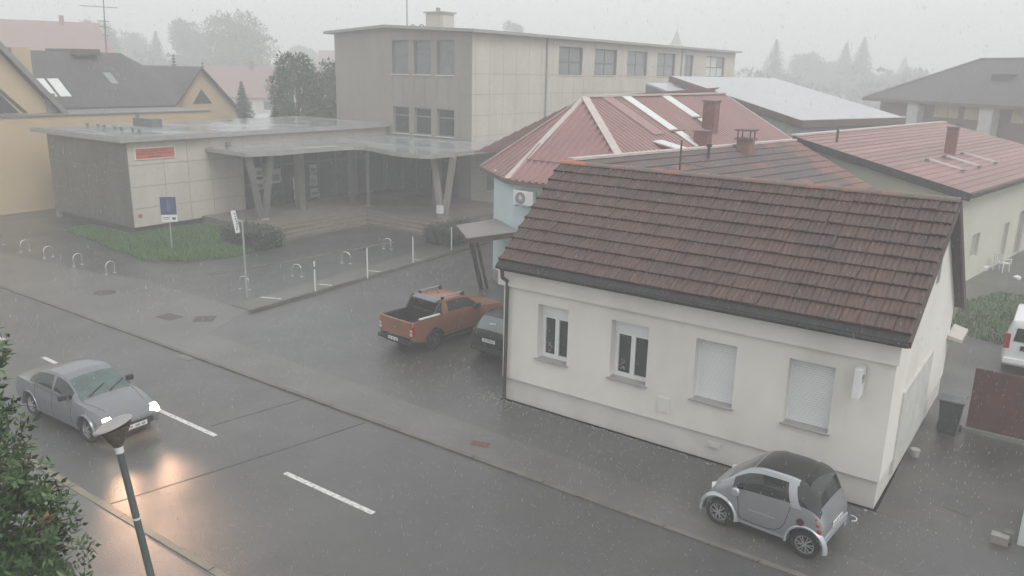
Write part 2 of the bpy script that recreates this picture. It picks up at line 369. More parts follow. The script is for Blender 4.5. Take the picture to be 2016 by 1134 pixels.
cover('red_survey_mark', -11.3, 14.72, .24, .14, .026, redpatch, 'small faded red paint patch on the footway by kerb', 'paint mark', .3)
mb = MB()
for i in range(6): mb.box(-22.75 + i * .1, -22.69 + i * .1, 13.72, 13.98, 0, .014)
o = mb.build('drain_grate', greym, None, origin=(-22.45, 13.85, 0)); tag(o, 'barred iron drain grate in the gutter by far kerb', 'drain')
mb = MB(); mb.quad((-1.65, 18.6, .03), (-.95, 18.45, .03), (-.8, 19.25, .03), (-1.5, 19.4, .03)); struct('yard_patch', mb, darkpave)

# ================================================================== WHITE HOUSE
H = thing('white_house', 'white single-storey rendered house with brown tiled roof on the corner', 'house', (-7.7, 21.5, 0))
FY = 17.54
xl = lambda y: -12.70 - (y - 17.54) * .185
Ff = (-12.70, FY, 1, 0); FL = 10.05
wins = [(1.14, 2.10, 1.46, 3.0), (3.39, 4.43, 1.46, 3.0), (5.67, 6.68, 1.46, 3.0), (7.88, 8.88, 1.46, 3.0)]
mb = MB(); mb.wall(Ff, FL, .65, 3.36, wins, .34)
XR = -2.65; zf, zr, yr = 3.86, 6.22, 21.4; zb_, yb_ = 2.85, 25.8
mb.poly([(XR, FY, .65), (XR, yb_, .65), (XR, yb_, zb_), (XR, yr, zr), (XR, FY, zf)])
mb.poly([(xl(yb_), yb_, .65), (xl(FY), FY, .65), (xl(FY), FY, zf), (xl(yr), yr, zr), (xl(yb_), yb_, zb_)])
mb.quad((XR, yb_, .65), (xl(yb_), yb_, .65), (xl(yb_), yb_, zb_), (XR, yb_, zb_))
wl = mb.build('wall', stucco, H)
mb = MB(); mb.hexa([(-12.65, FY + .055), (XR - .04, FY + .055), (XR - .03, yb_), (xl(yb_) + .04, yb_)], -.02, .652); mb.build('plinth', plinthm, H)
mb = MB(); mb.hexa([(-12.82, FY - .13), (XR + .06, FY - .13), (XR + .06, FY + .35), (-12.9, FY + .35)], 3.36, 3.88); mb.build('cornice', stucco, H)
for i, (a, b, c, d) in enumerate(wins):
    Fw = (Ff[0], FY, 1, 0)
    wn = MB()
    if i < 2:
        fr = .05; zt = d - .30
        for u0, u1, z0, z1 in ((a, b, c, c + fr), (a, b, zt - fr, zt), (a, a + fr, c + fr, zt - fr), (b - fr, b, c + fr, zt - fr)): wn.fbox(Fw, (u0, u1), (-.335, -.26), (z0, z1))
        wo_ = wn.build('window', pvc, H)
        mid = (a + b) / 2
        for u0, u1 in ((a + fr, mid - .004), (mid + .004, b - fr)):
            sm = MB(); z0, z1 = c + fr, zt - fr; s_ = .055
            for q in ((u0, u1, z0, z0 + s_), (u0, u1, z1 - s_, z1), (u0, u0 + s_, z0 + s_, z1 - s_), (u1 - s_, u1, z0 + s_, z1 - s_)): sm.fbox(Fw, q[:2], (-.32, -.24), q[2:])
            sm.build('sash', pvc, wo_)
            g = MB(); g.fbox(Fw, (u0 + s_, u1 - s_), (-.305, -.295), (z0 + s_, z1 - s_)); g.build('pane', glass, wo_)
        g = MB(); g.fbox(Fw, (a + .002, b - .002), (-.335, -.23), (zt, d - .002)); g.build('shutter_box', pvc, wo_)
        if i < 2:
            fl = MB(); random.seed(3 + i)
            for k in range(14):
                x = a + fr + .18 + random.uniform(-.06, .07); z = c + fr + .12 + random.random() * .28
                fl.lathe([(0, -.025), (.02, -.01), (.02, .008), (0, .025)], (Ff[0] + x, FY + .285, z), n=6)
            fl.build('flower', mat('pale_petals', (.4, .34, .36), (.2, .17, .16), rough=.6, scale=30), wo_)
    else:
        n = 26; z0, z1 = c + .05, d - .005
        for k in range(n):
            q0, q1 = z0 + (z1 - z0) * k / n, z0 + (z1 - z0) * (k + 1) / n
            wn.fbox(Fw, (a + .035, b - .035), (-.30, -.255), (q0 + .006, q1 - .001))
            wn.fbox(Fw, (a + .035, b - .035), (-.30, -.275), (q1 - .001, q1 + .006))
        wn.fbox(Fw, (a + .03, b - .03), (-.3, -.24), (c + .005, c + .05))
        wo_ = wn.build('roller_shutter', shutm, H)
        for q0, q1 in ((a, a + .035), (b - .035, b)): g = MB(); g.fbox(Fw, (q0, q1), (-.32, -.23), (c, d)); g.build('guide_rail', pvc, wo_)
    g = MB(); g.fbox(Fw, (a - .05, b + .05), (0.002, .075), (c - .03, c + .004)); g.fbox(Fw, (a + .001, b - .001), (-.239, .002), (c - .028, c + .002)); g.build('sill', stone, H, bevel=.004)
mb = MB(); mb.fbox(Ff, (4.79, 5.13), (.002, .02), (.9, 1.3)); ub = mb.build('meter_box', mat('meter_box_cream', (.70, .70, .65), (.66, .66, .62), rough=.5), H)
mb = MB(); mb.fbox(Ff, (4.815, 5.105), (.02, .026), (.925, 1.275)); mb.build('meter_door', mat('meter_door_cream', (.68, .68, .63), (.64, .64, .6), rough=.5), ub)
mb = MB(); mb.fbox(Ff, (6.2, 6.48), (-.03, .01), (.36, .48)); mb.build('vent_cover', plinthm, H)
mb = MB(); mb.box(XR - .06, XR + .012, 21.35, 21.75, 4.3, 5.15); mb.build('attic_slit', mat('attic_pane', (.25, .25, .24), rough=.4), H)
mb = MB(); mb.box(XR - .1, XR + .05, 18.9, 22.6, .3, 2.3); mb.build('render_panel', mat('side_render', (.60, .60, .565), rough=.8), H, bevel=.015)
mb = MB(); mb.tube((-2.46, 20.9, 0), (-2.46, 20.9, .2), .1, .12, 12); o = mb.build('flower_pot', stone, None, origin=(-2.46, 20.9, 0)); tag(o, 'small grey stone pot against the house side wall', 'pot')
# roof: deck, tiles, ridge
ey, ez, ry, rz_ = 17.18, 3.98, 21.4, 6.30
sl = math.hypot(ry - ey, rz_ - ez); ang = math.atan2(rz_ - ez, ry - ey); dn = Vector((0, -cos(ang), -sin(ang))); nn = Vector((0, -sin(ang), cos(ang)))
rxl = lambda y: -12.66 - (y - 17.2) * .18; rxr = -2.44
mb = MB()
mb.slab([(rxl(ey) + .03, ey + .02, ez - .03), (rxr - .03, ey + .02, ez - .03), (rxr - .03, ry, rz_ - .03), (rxl(ry) + .03, ry, rz_ - .03)], .12)
mb.slab([(rxl(ry) + .03, ry, rz_ - .03), (rxr - .03, ry, rz_ - .03), (rxr - .03, 26.1, 2.78), (rxl(26.1) + .03, 26.1, 2.78)], .12)
roof = mb.build('roof', woodd, H)
NR, NCOL = 10, 29
eave_strip = .17; ex = (sl - eave_strip - .02) / NR
tile_mesh = []
def tile_variant(seed):
    rnd = random.Random(seed); mb = MB()
    prof = []
    for i in range(13):
        u = i / 12; h = .014 + .016 * abs(sin(u * 3 * pi)) ** .7
        if i in (0, 12): h = .004
        prof.append((u * .992 + .004, h))
    rows = ((-.03, .0), (ex, .055))
    k = 0
    P = lambda u, t, h: (u, t, h)
    for (u0, h0), (u1, h1) in zip(prof, prof[1:]):
        mb.quad((u0, rows[0][0], h0), (u1, rows[0][0], h1), (u1, rows[1][0], h1 + rows[1][1]), (u0, rows[1][0], h0 + rows[1][1]))
        mb.quad((u0, ex, h0 + .055), (u1, ex, h1 + .055), (u1, ex, 0.002), (u0, ex, 0.002))
    o = mb.build('roof_tile', tilem, None, smooth=False); me = o.data; bpy.data.objects.remove(o); return me
tv = [tile_variant(i) for i in range(1)]
top = Vector((0, ry, rz_)) + dn * .02
Rm = Matrix((Vector((1, 0, 0)), dn, -Vector((1, 0, 0)).cross(dn) * -1)).transposed()
rmtx = Matrix((Vector((1, 0, 0)), dn, nn)).transposed()      # left-handed basis is avoided by flipping below
rndt = random.Random(5)
Ho = Vector(ORG[H.name])
for r in range(NR):
    p0 = top + dn * (ex * r); y = p0.y; xa, xb = rxl(y), rxr; wdt = (xb - xa) / NCOL
    for c in range(NCOL):
        o = bpy.data.objects.new('roof_tile', tv[0]); COL.objects.link(o); o.parent = roof
        B = Matrix((Vector((wdt, 0, 0)), dn, nn * rndt.uniform(.9, 1.2))).transposed().to_4x4()
        B = B @ Matrix.Rotation(rndt.uniform(-.004, .004), 4, 'Z')
        B.translation = Vector((xa + c * wdt, p0.y, p0.z)) + nn * rndt.uniform(.0, .008) - Ho
        o.matrix_local = B
eb = Vector((0, ey, ez))
mb = MB(); t0 = top + dn * (ex * NR - .02); t1 = top + dn * (ex * NR + eave_strip)
mb.slab([(rxl(t0.y), t0.y, t0.z + .012), (rxr, t0.y, t0.z + .012), (rxr, t1.y - .06, t1.z - .0), (rxl(t1.y), t1.y - .06, t1.z - .0)], .02)
mb.build('eave_flashing', zinc, H)
mb = MB(); mb.tube((rxl(ey) - .02, ey - .07, ez - .05), (rxr + .02, ey - .07, ez - .07), .045, n=10); mb.build('gutter', zinc, H, smooth=True)
n = 25; 
for i in range(n):
    xa, xb = rxl(ry) + (rxr - rxl(ry)) * i / n, rxl(ry) + (rxr - rxl(ry)) * (i + 1) / n
    mb = MB(); k = 7; pr = [(ry + .13 * cos(pi * q / k), rz_ + .01 + .10 * sin(pi * q / k)) for q in range(k + 1)]
    for (y0, z0), (y1, z1) in zip(pr, pr[1:]):
        mb.quad((xa, y0, z0), (xb + .03, y0, z0 + .012), (xb + .03, y1, z1 + .012), (xa, y1, z1))
        mb.quad((xa, y0, z0), (xa, y1, z1), (xa, ry, z1 - .03), (xa, ry, z0 - .03))
    mb.build('ridge_tile', tileor if i < 2 else tilem2, roof)
mb = MB()
mb.bar((rxr + .02, ey - .02, ez - .06), (rxr + .02, ry, rz_ - .07), .05, .16); mb.bar((rxr + .02, ry, rz_ - .07), (rxr + .02, 26.1, 2.74), .05, .24); mb.build('verge_board', woodd, H); mb = MB()
mb.bar((rxl(ey) - .02, ey - .02, ez - .06), (rxl(ry) - .02, ry, rz_ - .07), .05, .14)
mb.build('verge_board', woodd, H)
mb = MB(); mb.path([(-12.45, ey - .1, ez - .1), (-12.46, ey - .06, ez - .32), (-12.52, FY - .1, ez - .5), (-12.55, FY - .1, .06), (-12.58, FY - .22, .03)], .052, 10); mb.build('downpipe', pipem, H, smooth=True)
mb = MB(); mb.fbox((-3.28, FY, 0, -1), (0.06, .46), (-.07, .07), (2.58, 3.22))
sgn = mb.build('light_box_sign', whitemet, H)
mb = MB(); mb.box(-3.215, -3.205, FY - .42, FY - .1, 2.62, 3.18); mb.build('sign_face', mat('sign_white', (.78, .79, .78), rough=.3), sgn)
mb = MB(); mb.box(-3.204, -3.200, FY - .38, FY - .28, 2.98, 3.08); mb.box(-3.204, -3.200, FY - .25, FY - .18, 2.96, 3.06); mb.box(-3.204, -3.200, FY - .36, FY - .16, 2.90, 2.93); mb.build('sign_mark', greym, sgn)
mb = MB(); mb.box(-3.3, -3.24, FY - .1, FY, 2.6, 2.66); mb.box(-3.3, -3.24, FY - .1, FY, 2.96, 3.02); mb.build('bracket', greym, sgn)
mb = MB(); mb.slab([(XR, 25.3, 2.0), (XR + .38, 25.4, 1.9), (XR + .38, 26.7, 1.9), (XR, 26.7, 2.0)], .1); mb.build('side_awning', creamcap, H)

# ================================================================== PALE BLUE HOUSE WITH RED METAL ROOF
B = thing('pale_blue_house', 'pale blue house with a red sheet metal hipped roof', 'house', (-17.5, 36, 0))
A_, B_, ze = (-19.2, 27.0), (-21.15, 28.3), 4.75
mb = MB(); mb.hexa([A_, (-13.6, 27.0), (-13.6, 47), (-23, 47), (-23, 33), B_], -.02, 4.86); bw = mb.build('wall', bluewall, B)
mb = MB(); Fb = (A_[0], A_[1], 1, 0); mb.hexa([(A_[0] - .02, 26.95), (-13.55, 26.95), (-13.55, 27.5), (-19, 27.5), (-20.6, 28.6), (B_[0] - .03, 28.25)], -.02, .5); mb.build('plinth', mat('grey_plinth', (.3, .29, .27), rough=.7), B)
R0, R1 = Vector((-18.9, 31.9, 7.93)), Vector((-18.7, 47.6, 7.93))
E1, E2, E3, E4 = Vector((-19.3, 26.7, ze)), Vector((-13.1, 26.45, ze)), Vector((-22.9, 29.6, ze)), Vector((-24.5, 36, ze))
E5 = Vector((-13.0, 47.6, ze))
mb = MB(); facet(mb, [R0, E1, E2], (0, -1, -.57), .33, .2, .07); rf = mb.build('roof', redmetal2, B)
mb = MB(); facet(mb, [R0, R1, E5, E2], (1, 0, -.53), .36, .22, .07); mb.build('roof_slope', redmetal2, B)
mb = MB(); facet(mb, [R0, E3, E1], (-.62, -.78, -.55), .55, .1, .03, .1); mb.build('roof_slope', redmetal, B)
mb = MB(); facet(mb, [R0, R1, (-24.5, 47.6, ze), E4, E3], (-1, 0, -.5), .21, .1, .03); mb.build('roof_slope', redmetal, B)
def lap(parent, p, q, wd=.5):       # step where the upper sheets lap over the lower ones
    mb = MB(); mb.bar(p, q, .06, .05); mb.build('sheet_lap', redmetal, parent)
f1 = lambda t, s: R0.lerp(E1, t).lerp(R0.lerp(E2, t), s) + Vector((0, -.03, .05))
lap(B, f1(.78, 0.02), f1(.78, .98))
g1 = lambda y, t: Vector((R0.x + (E2.x - R0.x) * t, y, 7.93 + (ze - 7.93) * t)) + Vector((.02, 0, .045))
lap(B, g1(29.0, .66), g1(33.4, .66)); lap(B, g1(34.5, .72), g1(47.5, .72))
for p, q, wd in ((R0, E1, .28), (R0, E2, .34), (R0, E3, .2)):
    mb = MB(); mb.bar(Vector(p) + Vector((0, 0, .05)), Vector(q) + Vector((0, 0, .05)), wd, .05); mb.build('hip_cap', creamcap, B)
mb = MB(); mb.bar(R0 + Vector((0, 0, .06)), R1 + Vector((0, 0, .06)), .34, .08); mb.build('ridge_cap', creamcap, B)
mb = MB(); mb.bar(R1 + Vector((0, 0, .04)), E5 + Vector((0, 0, .04)), .14, .08); mb.build('verge_cap', creamcap, B)
for p, q in ((E1, E2), (E3, E1), (E4, E3)):
    mb = MB(); mb.bar(Vector(p) + Vector((0, 0, -.09)), Vector(q) + Vector((0, 0, -.09)), .07, .16); mb.build('eave_board', fascia, B)
mb = MB(); mb.poly([E1 + Vector((0, 0, -.14)), E2 + Vector((0, 0, -.14)), (-13.1, 30, ze - .14), (-22, 34, ze - .14), E3 + Vector((0, 0, -.14))]); mb.build('soffit', fascia, B)
def strip(y0, t0, t1, wd, m, name, h=.09, sk=0):
    mb = MB(); a, b = g1(y0, t0), g1(y0 + sk, t1); c = g1(y0 + wd + sk, t1); d = g1(y0 + wd, t0)
    mb.slab([a + Vector((0, 0, h)), b + Vector((0, 0, h)), c + Vector((0, 0, h)), d + Vector((0, 0, h))], .04); return mb.build(name, m, B)
strip(33.1, .02, .50, 1.0, mat('smooth_red_sheet', (.31, .155, .15), rough=.35), 'smooth_sheet', .07)
strip(35.0, .03, .47, .85, skylm, 'rooflight'); strip(35.2, .5, .68, .75, skylm, 'rooflight')
strip(39.2, .03, .34, .95, skylm, 'rooflight'); strip(39.4, .37, .5, .8, skylm, 'rooflight')
for y, t in ((34.9, .485), (39.1, .355)):
    a = g1(y, t) + Vector((0, 0, .05)); mb = MB(); mb.bar(a, a + Vector((0, 1.5, 0)), .1, .07); mb.build('rooflight_flashing', redmetal, B)
ga, gb = g1(32.2, .56), g1(32.2, .84); gt = gb + Vector((0, 0, .55)); yv = Vector((0, .95, 0))
dm = MB(); dm.poly([ga, gb, gt]); dm.poly([ga + yv, gt + yv, gb + yv]); dm.quad(gb, gb + yv, gt + yv, gt); do = dm.build('dormer', brickred, B)
dm = MB(); zz = Vector((0, 0, .05)); dm.slab([ga + zz, gt + zz, gt + yv + zz, ga + yv + zz], .06); dm.build('dormer_light', skylm, do)
def chimney(parent, x, y, z0, z1, sx, sy, m, cap=.06):
    mb = MB(); mb.box(x - sx / 2, x + sx / 2, y - sy / 2, y + sy / 2, z0, z1); c = mb.build('chimney', m, parent)
    mb = MB(); mb.box(x - sx / 2 - cap, x + sx / 2 + cap, y - sy / 2 - cap, y + sy / 2 + cap, z1, z1 + .07); mb.build('chimney_cap', m if m is not brickred else fascia, c); return c
chimney(B, -15.9, 39.1, 6.0, 7.75, .62, .62, brickred); chimney(B, -14.9, 35.9, 5.5, 6.5, .65, .6, brickred)
# window strip seen beyond the corner
mb = MB(); mb.box(-20.6, -20.2, 28.4, 28.45, 1, 1.01)
# air conditioner on the wall
ac = thing('air_conditioner', 'white air conditioner outdoor unit on the pale blue wall', 'air conditioner', (-18.45, 26.7, 3.75))
mb = MB(); mb.box(-18.92, -17.98, 26.62, 26.9, 3.8, 4.38); mb.build('casing', whitemet, ac, bevel=.02)
mb = MB(); mb.lathe([(.235, 0), (.235, -.02), (.2, -.02)], (-18.56, 26.617, 4.09), 'y', 24); mb.lathe([(.0, -.006), (.2, -.006)], (-18.56, 26.617, 4.09), 'y', 24); fan = mb.build('fan', greym, ac)
mb = MB()
for i in range(14):
    t = 2 * pi * i / 14; mb.bar((-18.56 + .04 * cos(t), 26.605, 4.09 + .04 * sin(t)), (-18.56 + .22 * cos(t), 26.605, 4.09 + .22 * sin(t)), .012, .008, (0, 1, 0))
mb.lathe([(0, -.014), (.05, -.01), (.06, 0)], (-18.56, 26.605, 4.09), 'y', 12); mb.build('fan_grille', whitemet, ac)
mb = MB(); mb.box(-18.8, -18.75, 26.6, 27, 3.74, 3.8); mb.box(-18.15, -18.1, 26.6, 27, 3.74, 3.8); mb.path([(-17.97, 26.75, 3.95), (-17.85, 26.8, 3.9), (-17.8, 26.98, 4.2)], .025, 6); mb.build('bracket', greym, ac)
# porch shelter
P = thing('porch_shelter', 'flat porch shelter on a leaning dark wooden post by blue house', 'shelter', (-20.4, 26.6, 0))
Sq = [(-21.15, 25.75), (-19.15, 23.95), (-18.45, 26.3), (-19.3, 26.95), (-20.9, 28.2)]
mb = MB(); mb.slab([(x, y, 2.78) for x, y in Sq], .06); mb.build('roof_sheet', mat('grey_roof_felt', (.25, .235, .225), (.2, .19, .185), rough=.4), P)
pts = [(x, y, 2.66) for x, y in Sq]
for a, b in zip(pts, pts[1:] + pts[:1]):
    mb = MB(); mb.bar(a, b, .06, .2); mb.build('fascia_board', woodd, P)
mb = MB(); mb.bar((-20.42, 26.55, 0), (-19.28, 24.35, 2.58), .15, .15); po = mb.build('post', woodd, P)
mb = MB(); mb.bar((-20.25, 26.75, 0), (-19.1, 24.5, 2.58), .1, .1); mb.build('brace', woodd, P)

# ================================================================== BROWN TILED HOUSE BEHIND
G = thing('brown_tiled_house', 'house with faded brown tiled roof directly behind the white house ridge', 'house', (-10.5, 31, 0))
e_ = Vector((.18, .984, 0)); d_ = Vector((.984, -.18, 0)); slp = .45
RS = Vector((-14.2, 23.2, 6.2)); RL = 15.3
roofp = lambda u, t: RS + e_ * u + d_ * t + Vector((0, 0, -slp * t))
wd_ = 4.3
mb = MB(); c = [RS + d_ * (wd_ - .4) + e_ * 2, RS + d_ * (wd_ - .4) + e_ * (RL - .3), RS + d_ * .9 + e_ * (RL - .3), RS + d_ * .9 + e_ * 2]
mb.hexa([(p.x, p.y) for p in c], -.02, 4.2)
e1, e2, e3 = RS + d_ * (wd_ - .4) + e_ * (RL - .3), RS + d_ * .9 + e_ * (RL - .3), RS + d_ * .9 + e_ * (RL - .3)
mb.poly([(e1.x, e1.y, 4.2), (e2.x, e2.y, 5.7), (e3.x, e3.y, 4.2)]); mb.build('wall', creamwall, G)
mb = MB(); mb.slab([roofp(0, 0), roofp(0, wd_), roofp(RL, wd_), roofp(RL, 0)], .1)
gr = mb.build('roof', woodd, G)
nrow, ew = 10, wd_ / 10; up = Vector((slp * d_.x, slp * d_.y, 1)).normalized()
for r in range(nrow):
    segs = 24; rl = RL
    for k in range(segs):
        u0, u1 = rl * k / segs, rl * (k + 1) / segs
        mb = MB(); q = 5
        for i in range(q):
            a, b = u0 + (u1 - u0) * i / q, u0 + (u1 - u0) * (i + 1) / q; m_ = (a + b) / 2
            h0, h1 = .012, .04
            for (x0, g0), (x1, g1_) in (((a, h0), (m_, h1)), ((m_, h1), (b, h0))):
                mb.quad(roofp(x0, ew * r) + up * g0, roofp(x1, ew * r) + up * g1_, roofp(x1, ew * (r + 1)) + up * (g1_ + .04), roofp(x0, ew * (r + 1)) + up * (g0 + .04))
                mb.quad(roofp(x0, ew * (r + 1)) + up * (g0 + .04), roofp(x1, ew * (r + 1)) + up * (g1_ + .04), roofp(x1, ew * (r + 1)), roofp(x0, ew * (r + 1)))
        red = k >= segs - 2 or (k >= segs - 3 and random.random() < .5) or random.random() < .05
        mb.build('roof_tile', tilered if red else tilegr, gr)
mb = MB(); mb.bar(RS + Vector((0, 0, .04)), RS + e_ * RL + Vector((0, 0, .04)), .3, .08); mb.build('ridge_cap', creamcap, G)
ch = roofp(10.1, .55); mb = MB(); mb.box(ch.x - .28, ch.x + .28, ch.y - .28, ch.y + .28, 5.5, 6.5); cc = mb.build('chimney', mat('old_brick', (.28, .13, .09), (.2, .12, .1), rough=.7, scale=6), G)
mb = MB(); mb.box(ch.x - .36, ch.x + .36, ch.y - .36, ch.y + .36, 6.5, 6.57)
for a in (-.26, .26):
    for b in (-.26, .26): mb.tube((ch.x + a, ch.y + b, 6.57), (ch.x + a, ch.y + b, 6.86), .03, n=6)
mb.box(ch.x - .38, ch.x + .38, ch.y - .38, ch.y + .38, 6.86, 6.92); mb.build('chimney_cap', mat('sooty_concrete', (.12, .115, .11), rough=.7), cc)
vp_ = roofp(7.1, .75); mb = MB(); mb.tube(vp_, vp_ + Vector((0, 0, .62)), .06, n=8); mb.lathe([(.11, 0), (.11, .12), (0, .16)], tuple(vp_ + Vector((0, 0, .5))), n=10); mb.build('vent_pipe', pipem, G)
o = MB(); o.tube((-10.6, 23.9, 4.4), (-10.62, 23.95, 7.05), .03, n=6); o.tube((-10.62, 23.95, 6.35), (-9.9, 24.6, 6.2), .012, n=5); mp_ = o.build('aerial_pole', mat('rusty_pole', (.09, .06, .05), rough=.6), None, origin=(-10.6, 23.9, 4.4)); tag(mp_, 'thin rusty pole rising behind the white house ridge', 'pole')

# ================================================================== CREAM HOUSE RIGHT
Cc = Vector((-4.04, 38.33, 4.5)); ce = Vector((.147, .989, 0)); cn = Vector((.989, -.147, 0)); CL, CW, cs = 22.0, 7.95, .225
K = thing('cream_house', 'long cream house with a faded red ribbed low roof', 'house', (-7, 48, 0))
cp = lambda u, t, dz=0: Cc + ce * u - cn * t + Vector((0, 0, cs * t + dz))
Fc1 = cp(.5, .6); 
mb = MB(); w0, w1, w2, w3 = cp(.45, .55), cp(CL - .4, .55), cp(CL - .4, CW + 2.5), cp(.45, CW + 2.5)
# gable wall to the road
mb.poly([(w3.x, w3.y, -.02), (w0.x, w0.y, -.02), (w0.x, w0.y, w0.z - .1), (cp(.45, CW).x, cp(.45, CW).y, cp(.45, CW).z - .1), (w3.x, w3.y, w3.z - 1.2)])
Fd = (w0.x, w0.y, ce.x, ce.y)
doors = [(8.6, 9.6, .05, 2.1), (11.4, 12.6, .05, 2.4), (14.8, 15.9, .05, 2.2), (3.2, 4.4, 1.1, 2.2)]
mb.wall(Fd, CL - .85, -.02, w0.z - .1, doors, .18, True)
mb.quad((w1.x, w1.y, -.02), (w2.x, w2.y, -.02), (w2.x, w2.y, w2.z - 1.2), (w1.x, w1.y, w1.z - .1))
mb.build('wall', creamwall, K)
for d in doors:
    mb = MB(); mb.fbox(Fd, d[:2], (-.17, -.12), d[2:]); mb.build('door' if d[2] < .5 else 'window', mat('pale_door', (.40, .40, .34), (.34, .34, .3), rough=.5), K)
Fg = (w3.x, w3.y, (w0.x - w3.x) / math.hypot(w0.x - w3.x, w0.y - w3.y), (w0.y - w3.y) / math.hypot(w0.x - w3.x, w0.y - w3.y))
for u0, u1, z0, z1 in ((4.2, 5.4, 3.2, 4.3), (6.9, 8.3, 2.2, 3.9)):
    mb = MB(); mb.fbox(Fg, (u0, u1), (-.05, .03), (z0, z1)); wdw = mb.build('window', mat('pale_frame', (.5, .5, .46), rough=.5), K)
    mb = MB(); mb.fbox(Fg, (u0 + .08, u1 - .08), (.03, .036), (z0 + .08, z1 - .08)); mb.build('pane', mat('dull_pane', (.33, .36, .36), rough=.2), wdw)
mb = MB(); mb.slab([cp(0, 0, -.06), cp(CL, 0, -.06), cp(CL, CW, -.06), cp(0, CW, -.06)], .1); cr = mb.build('roof', fascia, K)
for k in range(19):
    t0, t1 = CW * k / 19, CW * (k + 1) / 19; mb = MB(); n_ = 44
    for i in range(n_):
        a, b = CL * i / n_, CL * (i + 1) / n_; m_ = (a + b) / 2
        for (x0, q0), (x1, q1) in (((a, 0), (m_, .035)), ((m_, .035), (b, 0))):
            mb.quad(cp(x0, t0, .035 + q0), cp(x1, t0, .035 + q1), cp(x1, t1 + .03, q1), cp(x0, t1 + .03, q0)); mb.quad(cp(x0, t0, -.05), cp(x1, t0, -.05), cp(x1, t0, .035 + q1), cp(x0, t0, .035 + q0))
    mb.build('tile_course', mat('faded_red_tile', (.31, .17, .155), (.22, .125, .118), rough=.42, scale=.8, objr=True, rw=.3), cr)
mb = MB(); mb.bar(cp(-.02, -.05, -.14), cp(-.02, CW, -.14), .1, .34); mb.build('verge_board', zinc, K)
mb = MB(); mb.bar(cp(0, -.06, -.1), cp(CL, -.06, -.1), .12, .14); mb.build('gutter', zinc, K)
mb = MB(); mb.bar(cp(0, CW, .06), cp(CL, CW, .06), .35, .08); mb.build('ridge_cap', creamcap, K)
q = cp(9, 3.6); chimney(K, q.x, q.y, q.z - .1, q.z + 1.35, .5, .5, brickred, .04)
q = cp(2.1, 6.7); mb = MB(); mb.tube(q, q + Vector((0, 0, .62)), .06, n=8); mb.build('vent_pipe', pipem, K)
for u in (4.6, 7.2, 10.0):
    mb = MB(); mb.bar(cp(u, 1.7, .16), cp(u, 3.2, .16), .09, .07, (0, 0, 1)); sg = mb.build('snow_rail', whitemet, K)
    mb = MB(); mb.bar(cp(u - .25, 3.25, .12), cp(u + .25, 3.25, .12), .12, .08); mb.bar(cp(u - .2, 1.65, .12), cp(u + .2, 1.65, .12), .1, .07); mb.build('rail_foot', fascia, sg)
q = cp(14.5, -.05, -.1); mb = MB(); mb.path([q, q + Vector((-.4, 0, -.5)), Vector((q.x - .5, q.y, .1))], .07, 8); mb.build('downpipe', zinc, K)
q = cp(13.0, -.15); mb = MB(); mb.tube((q.x, q.y, 0), (q.x, q.y, 6.6), .16, n=10); mb.lathe([(.2, 0), (.2, .12), (.0, .14)], (q.x, q.y, 6.6), n=10); o = mb.build('flue_pipe', mat('dull_steel', (.33, .34, .34), rough=.35), None, origin=(q.x, q.y, 0)); tag(o, 'tall grey flue pipe standing by the cream house wall', 'flue')

# ================================================================== WHITE-ROOFED HALL
Hc = Vector((-14.6, 50, 6.5)); he = Vector((.31, .951, 0)); hn = Vector((.951, -.31, 0)); HL, HW, hsx = 11.6, 10.8, .22
hp = lambda u, t, dz=0: Hc + he * u - hn * t + Vector((0, 0, hsx * t + dz))
Q = thing('white_roofed_hall', 'hall with pale metal roof edged by a brown fascia', 'hall', (-19, 57, 0))
mb = MB(); a, b, c, d = hp(.4, .4), hp(HL, .4), hp(HL, HW), hp(.4, HW)
mb.poly([(d.x, d.y, -.02), (a.x, a.y, -.02), (a.x, a.y, a.z - .3), (d.x, d.y, d.z - .3)])
mb.quad((a.x, a.y, -.02), (b.x, b.y, -.02), (b.x, b.y, b.z - .3), (a.x, a.y, a.z - .3)); mb.quad((b.x, b.y, -.02), (c.x, c.y, -.02), (c.x, c.y, c.z - .3), (b.x, b.y, b.z - .3)); mb.quad((c.x, c.y, -.02), (d.x, d.y, -.02), (d.x, d.y, d.z - .3), (c.x, c.y, c.z - .3))
mb.build('wall', mat('pale_ribbed_wall', (.66, .69, .69), (.58, .61, .61), rough=.5), Q)
for k in range(22):
    p = hp(.4, .4 + k * .48); mb = MB(); mb.bar((p.x + hn.x * 0 - he.x * .02, p.y - he.y * .02, 4.4), (p.x - he.x * .02, p.y - he.y * .02, p.z - .35), .05, .04, he); mb.build('cladding_rib', MATS['pale_ribbed_wall'], Q)
mb = MB(); facet(mb, [hp(0, 0), hp(HL, 0), hp(HL, HW), hp(0, HW)], hn - Vector((0, 0, hsx)), 5.5, .05, .006); mb.build('roof', metalroof, Q)
mb = MB(); mb.bar(hp(0, 0, -.2), hp(HL, 0, -.2), .12, .42); mb.build('eave_fascia', fascia, Q)
mb = MB(); mb.bar(hp(-.05, -.06, -.2), hp(-.05, HW, -.2), .12, .42); mb.build('verge_fascia', fascia, Q)
mb = MB(); mb.bar(hp(0, .05, .04), hp(HL, .05, .04), .14, .05); mb.build('gutter', whitemet, Q)
mb = MB(); mb.slab([hp(-.2, 4.2, -.55), hp(-.2, HW + .1, -.5), hp(-2.2, HW + .1, -.5), hp(-2.2, 4.2, -.55)], .08); mb.build('lower_roof_strip', metalroof, Q)
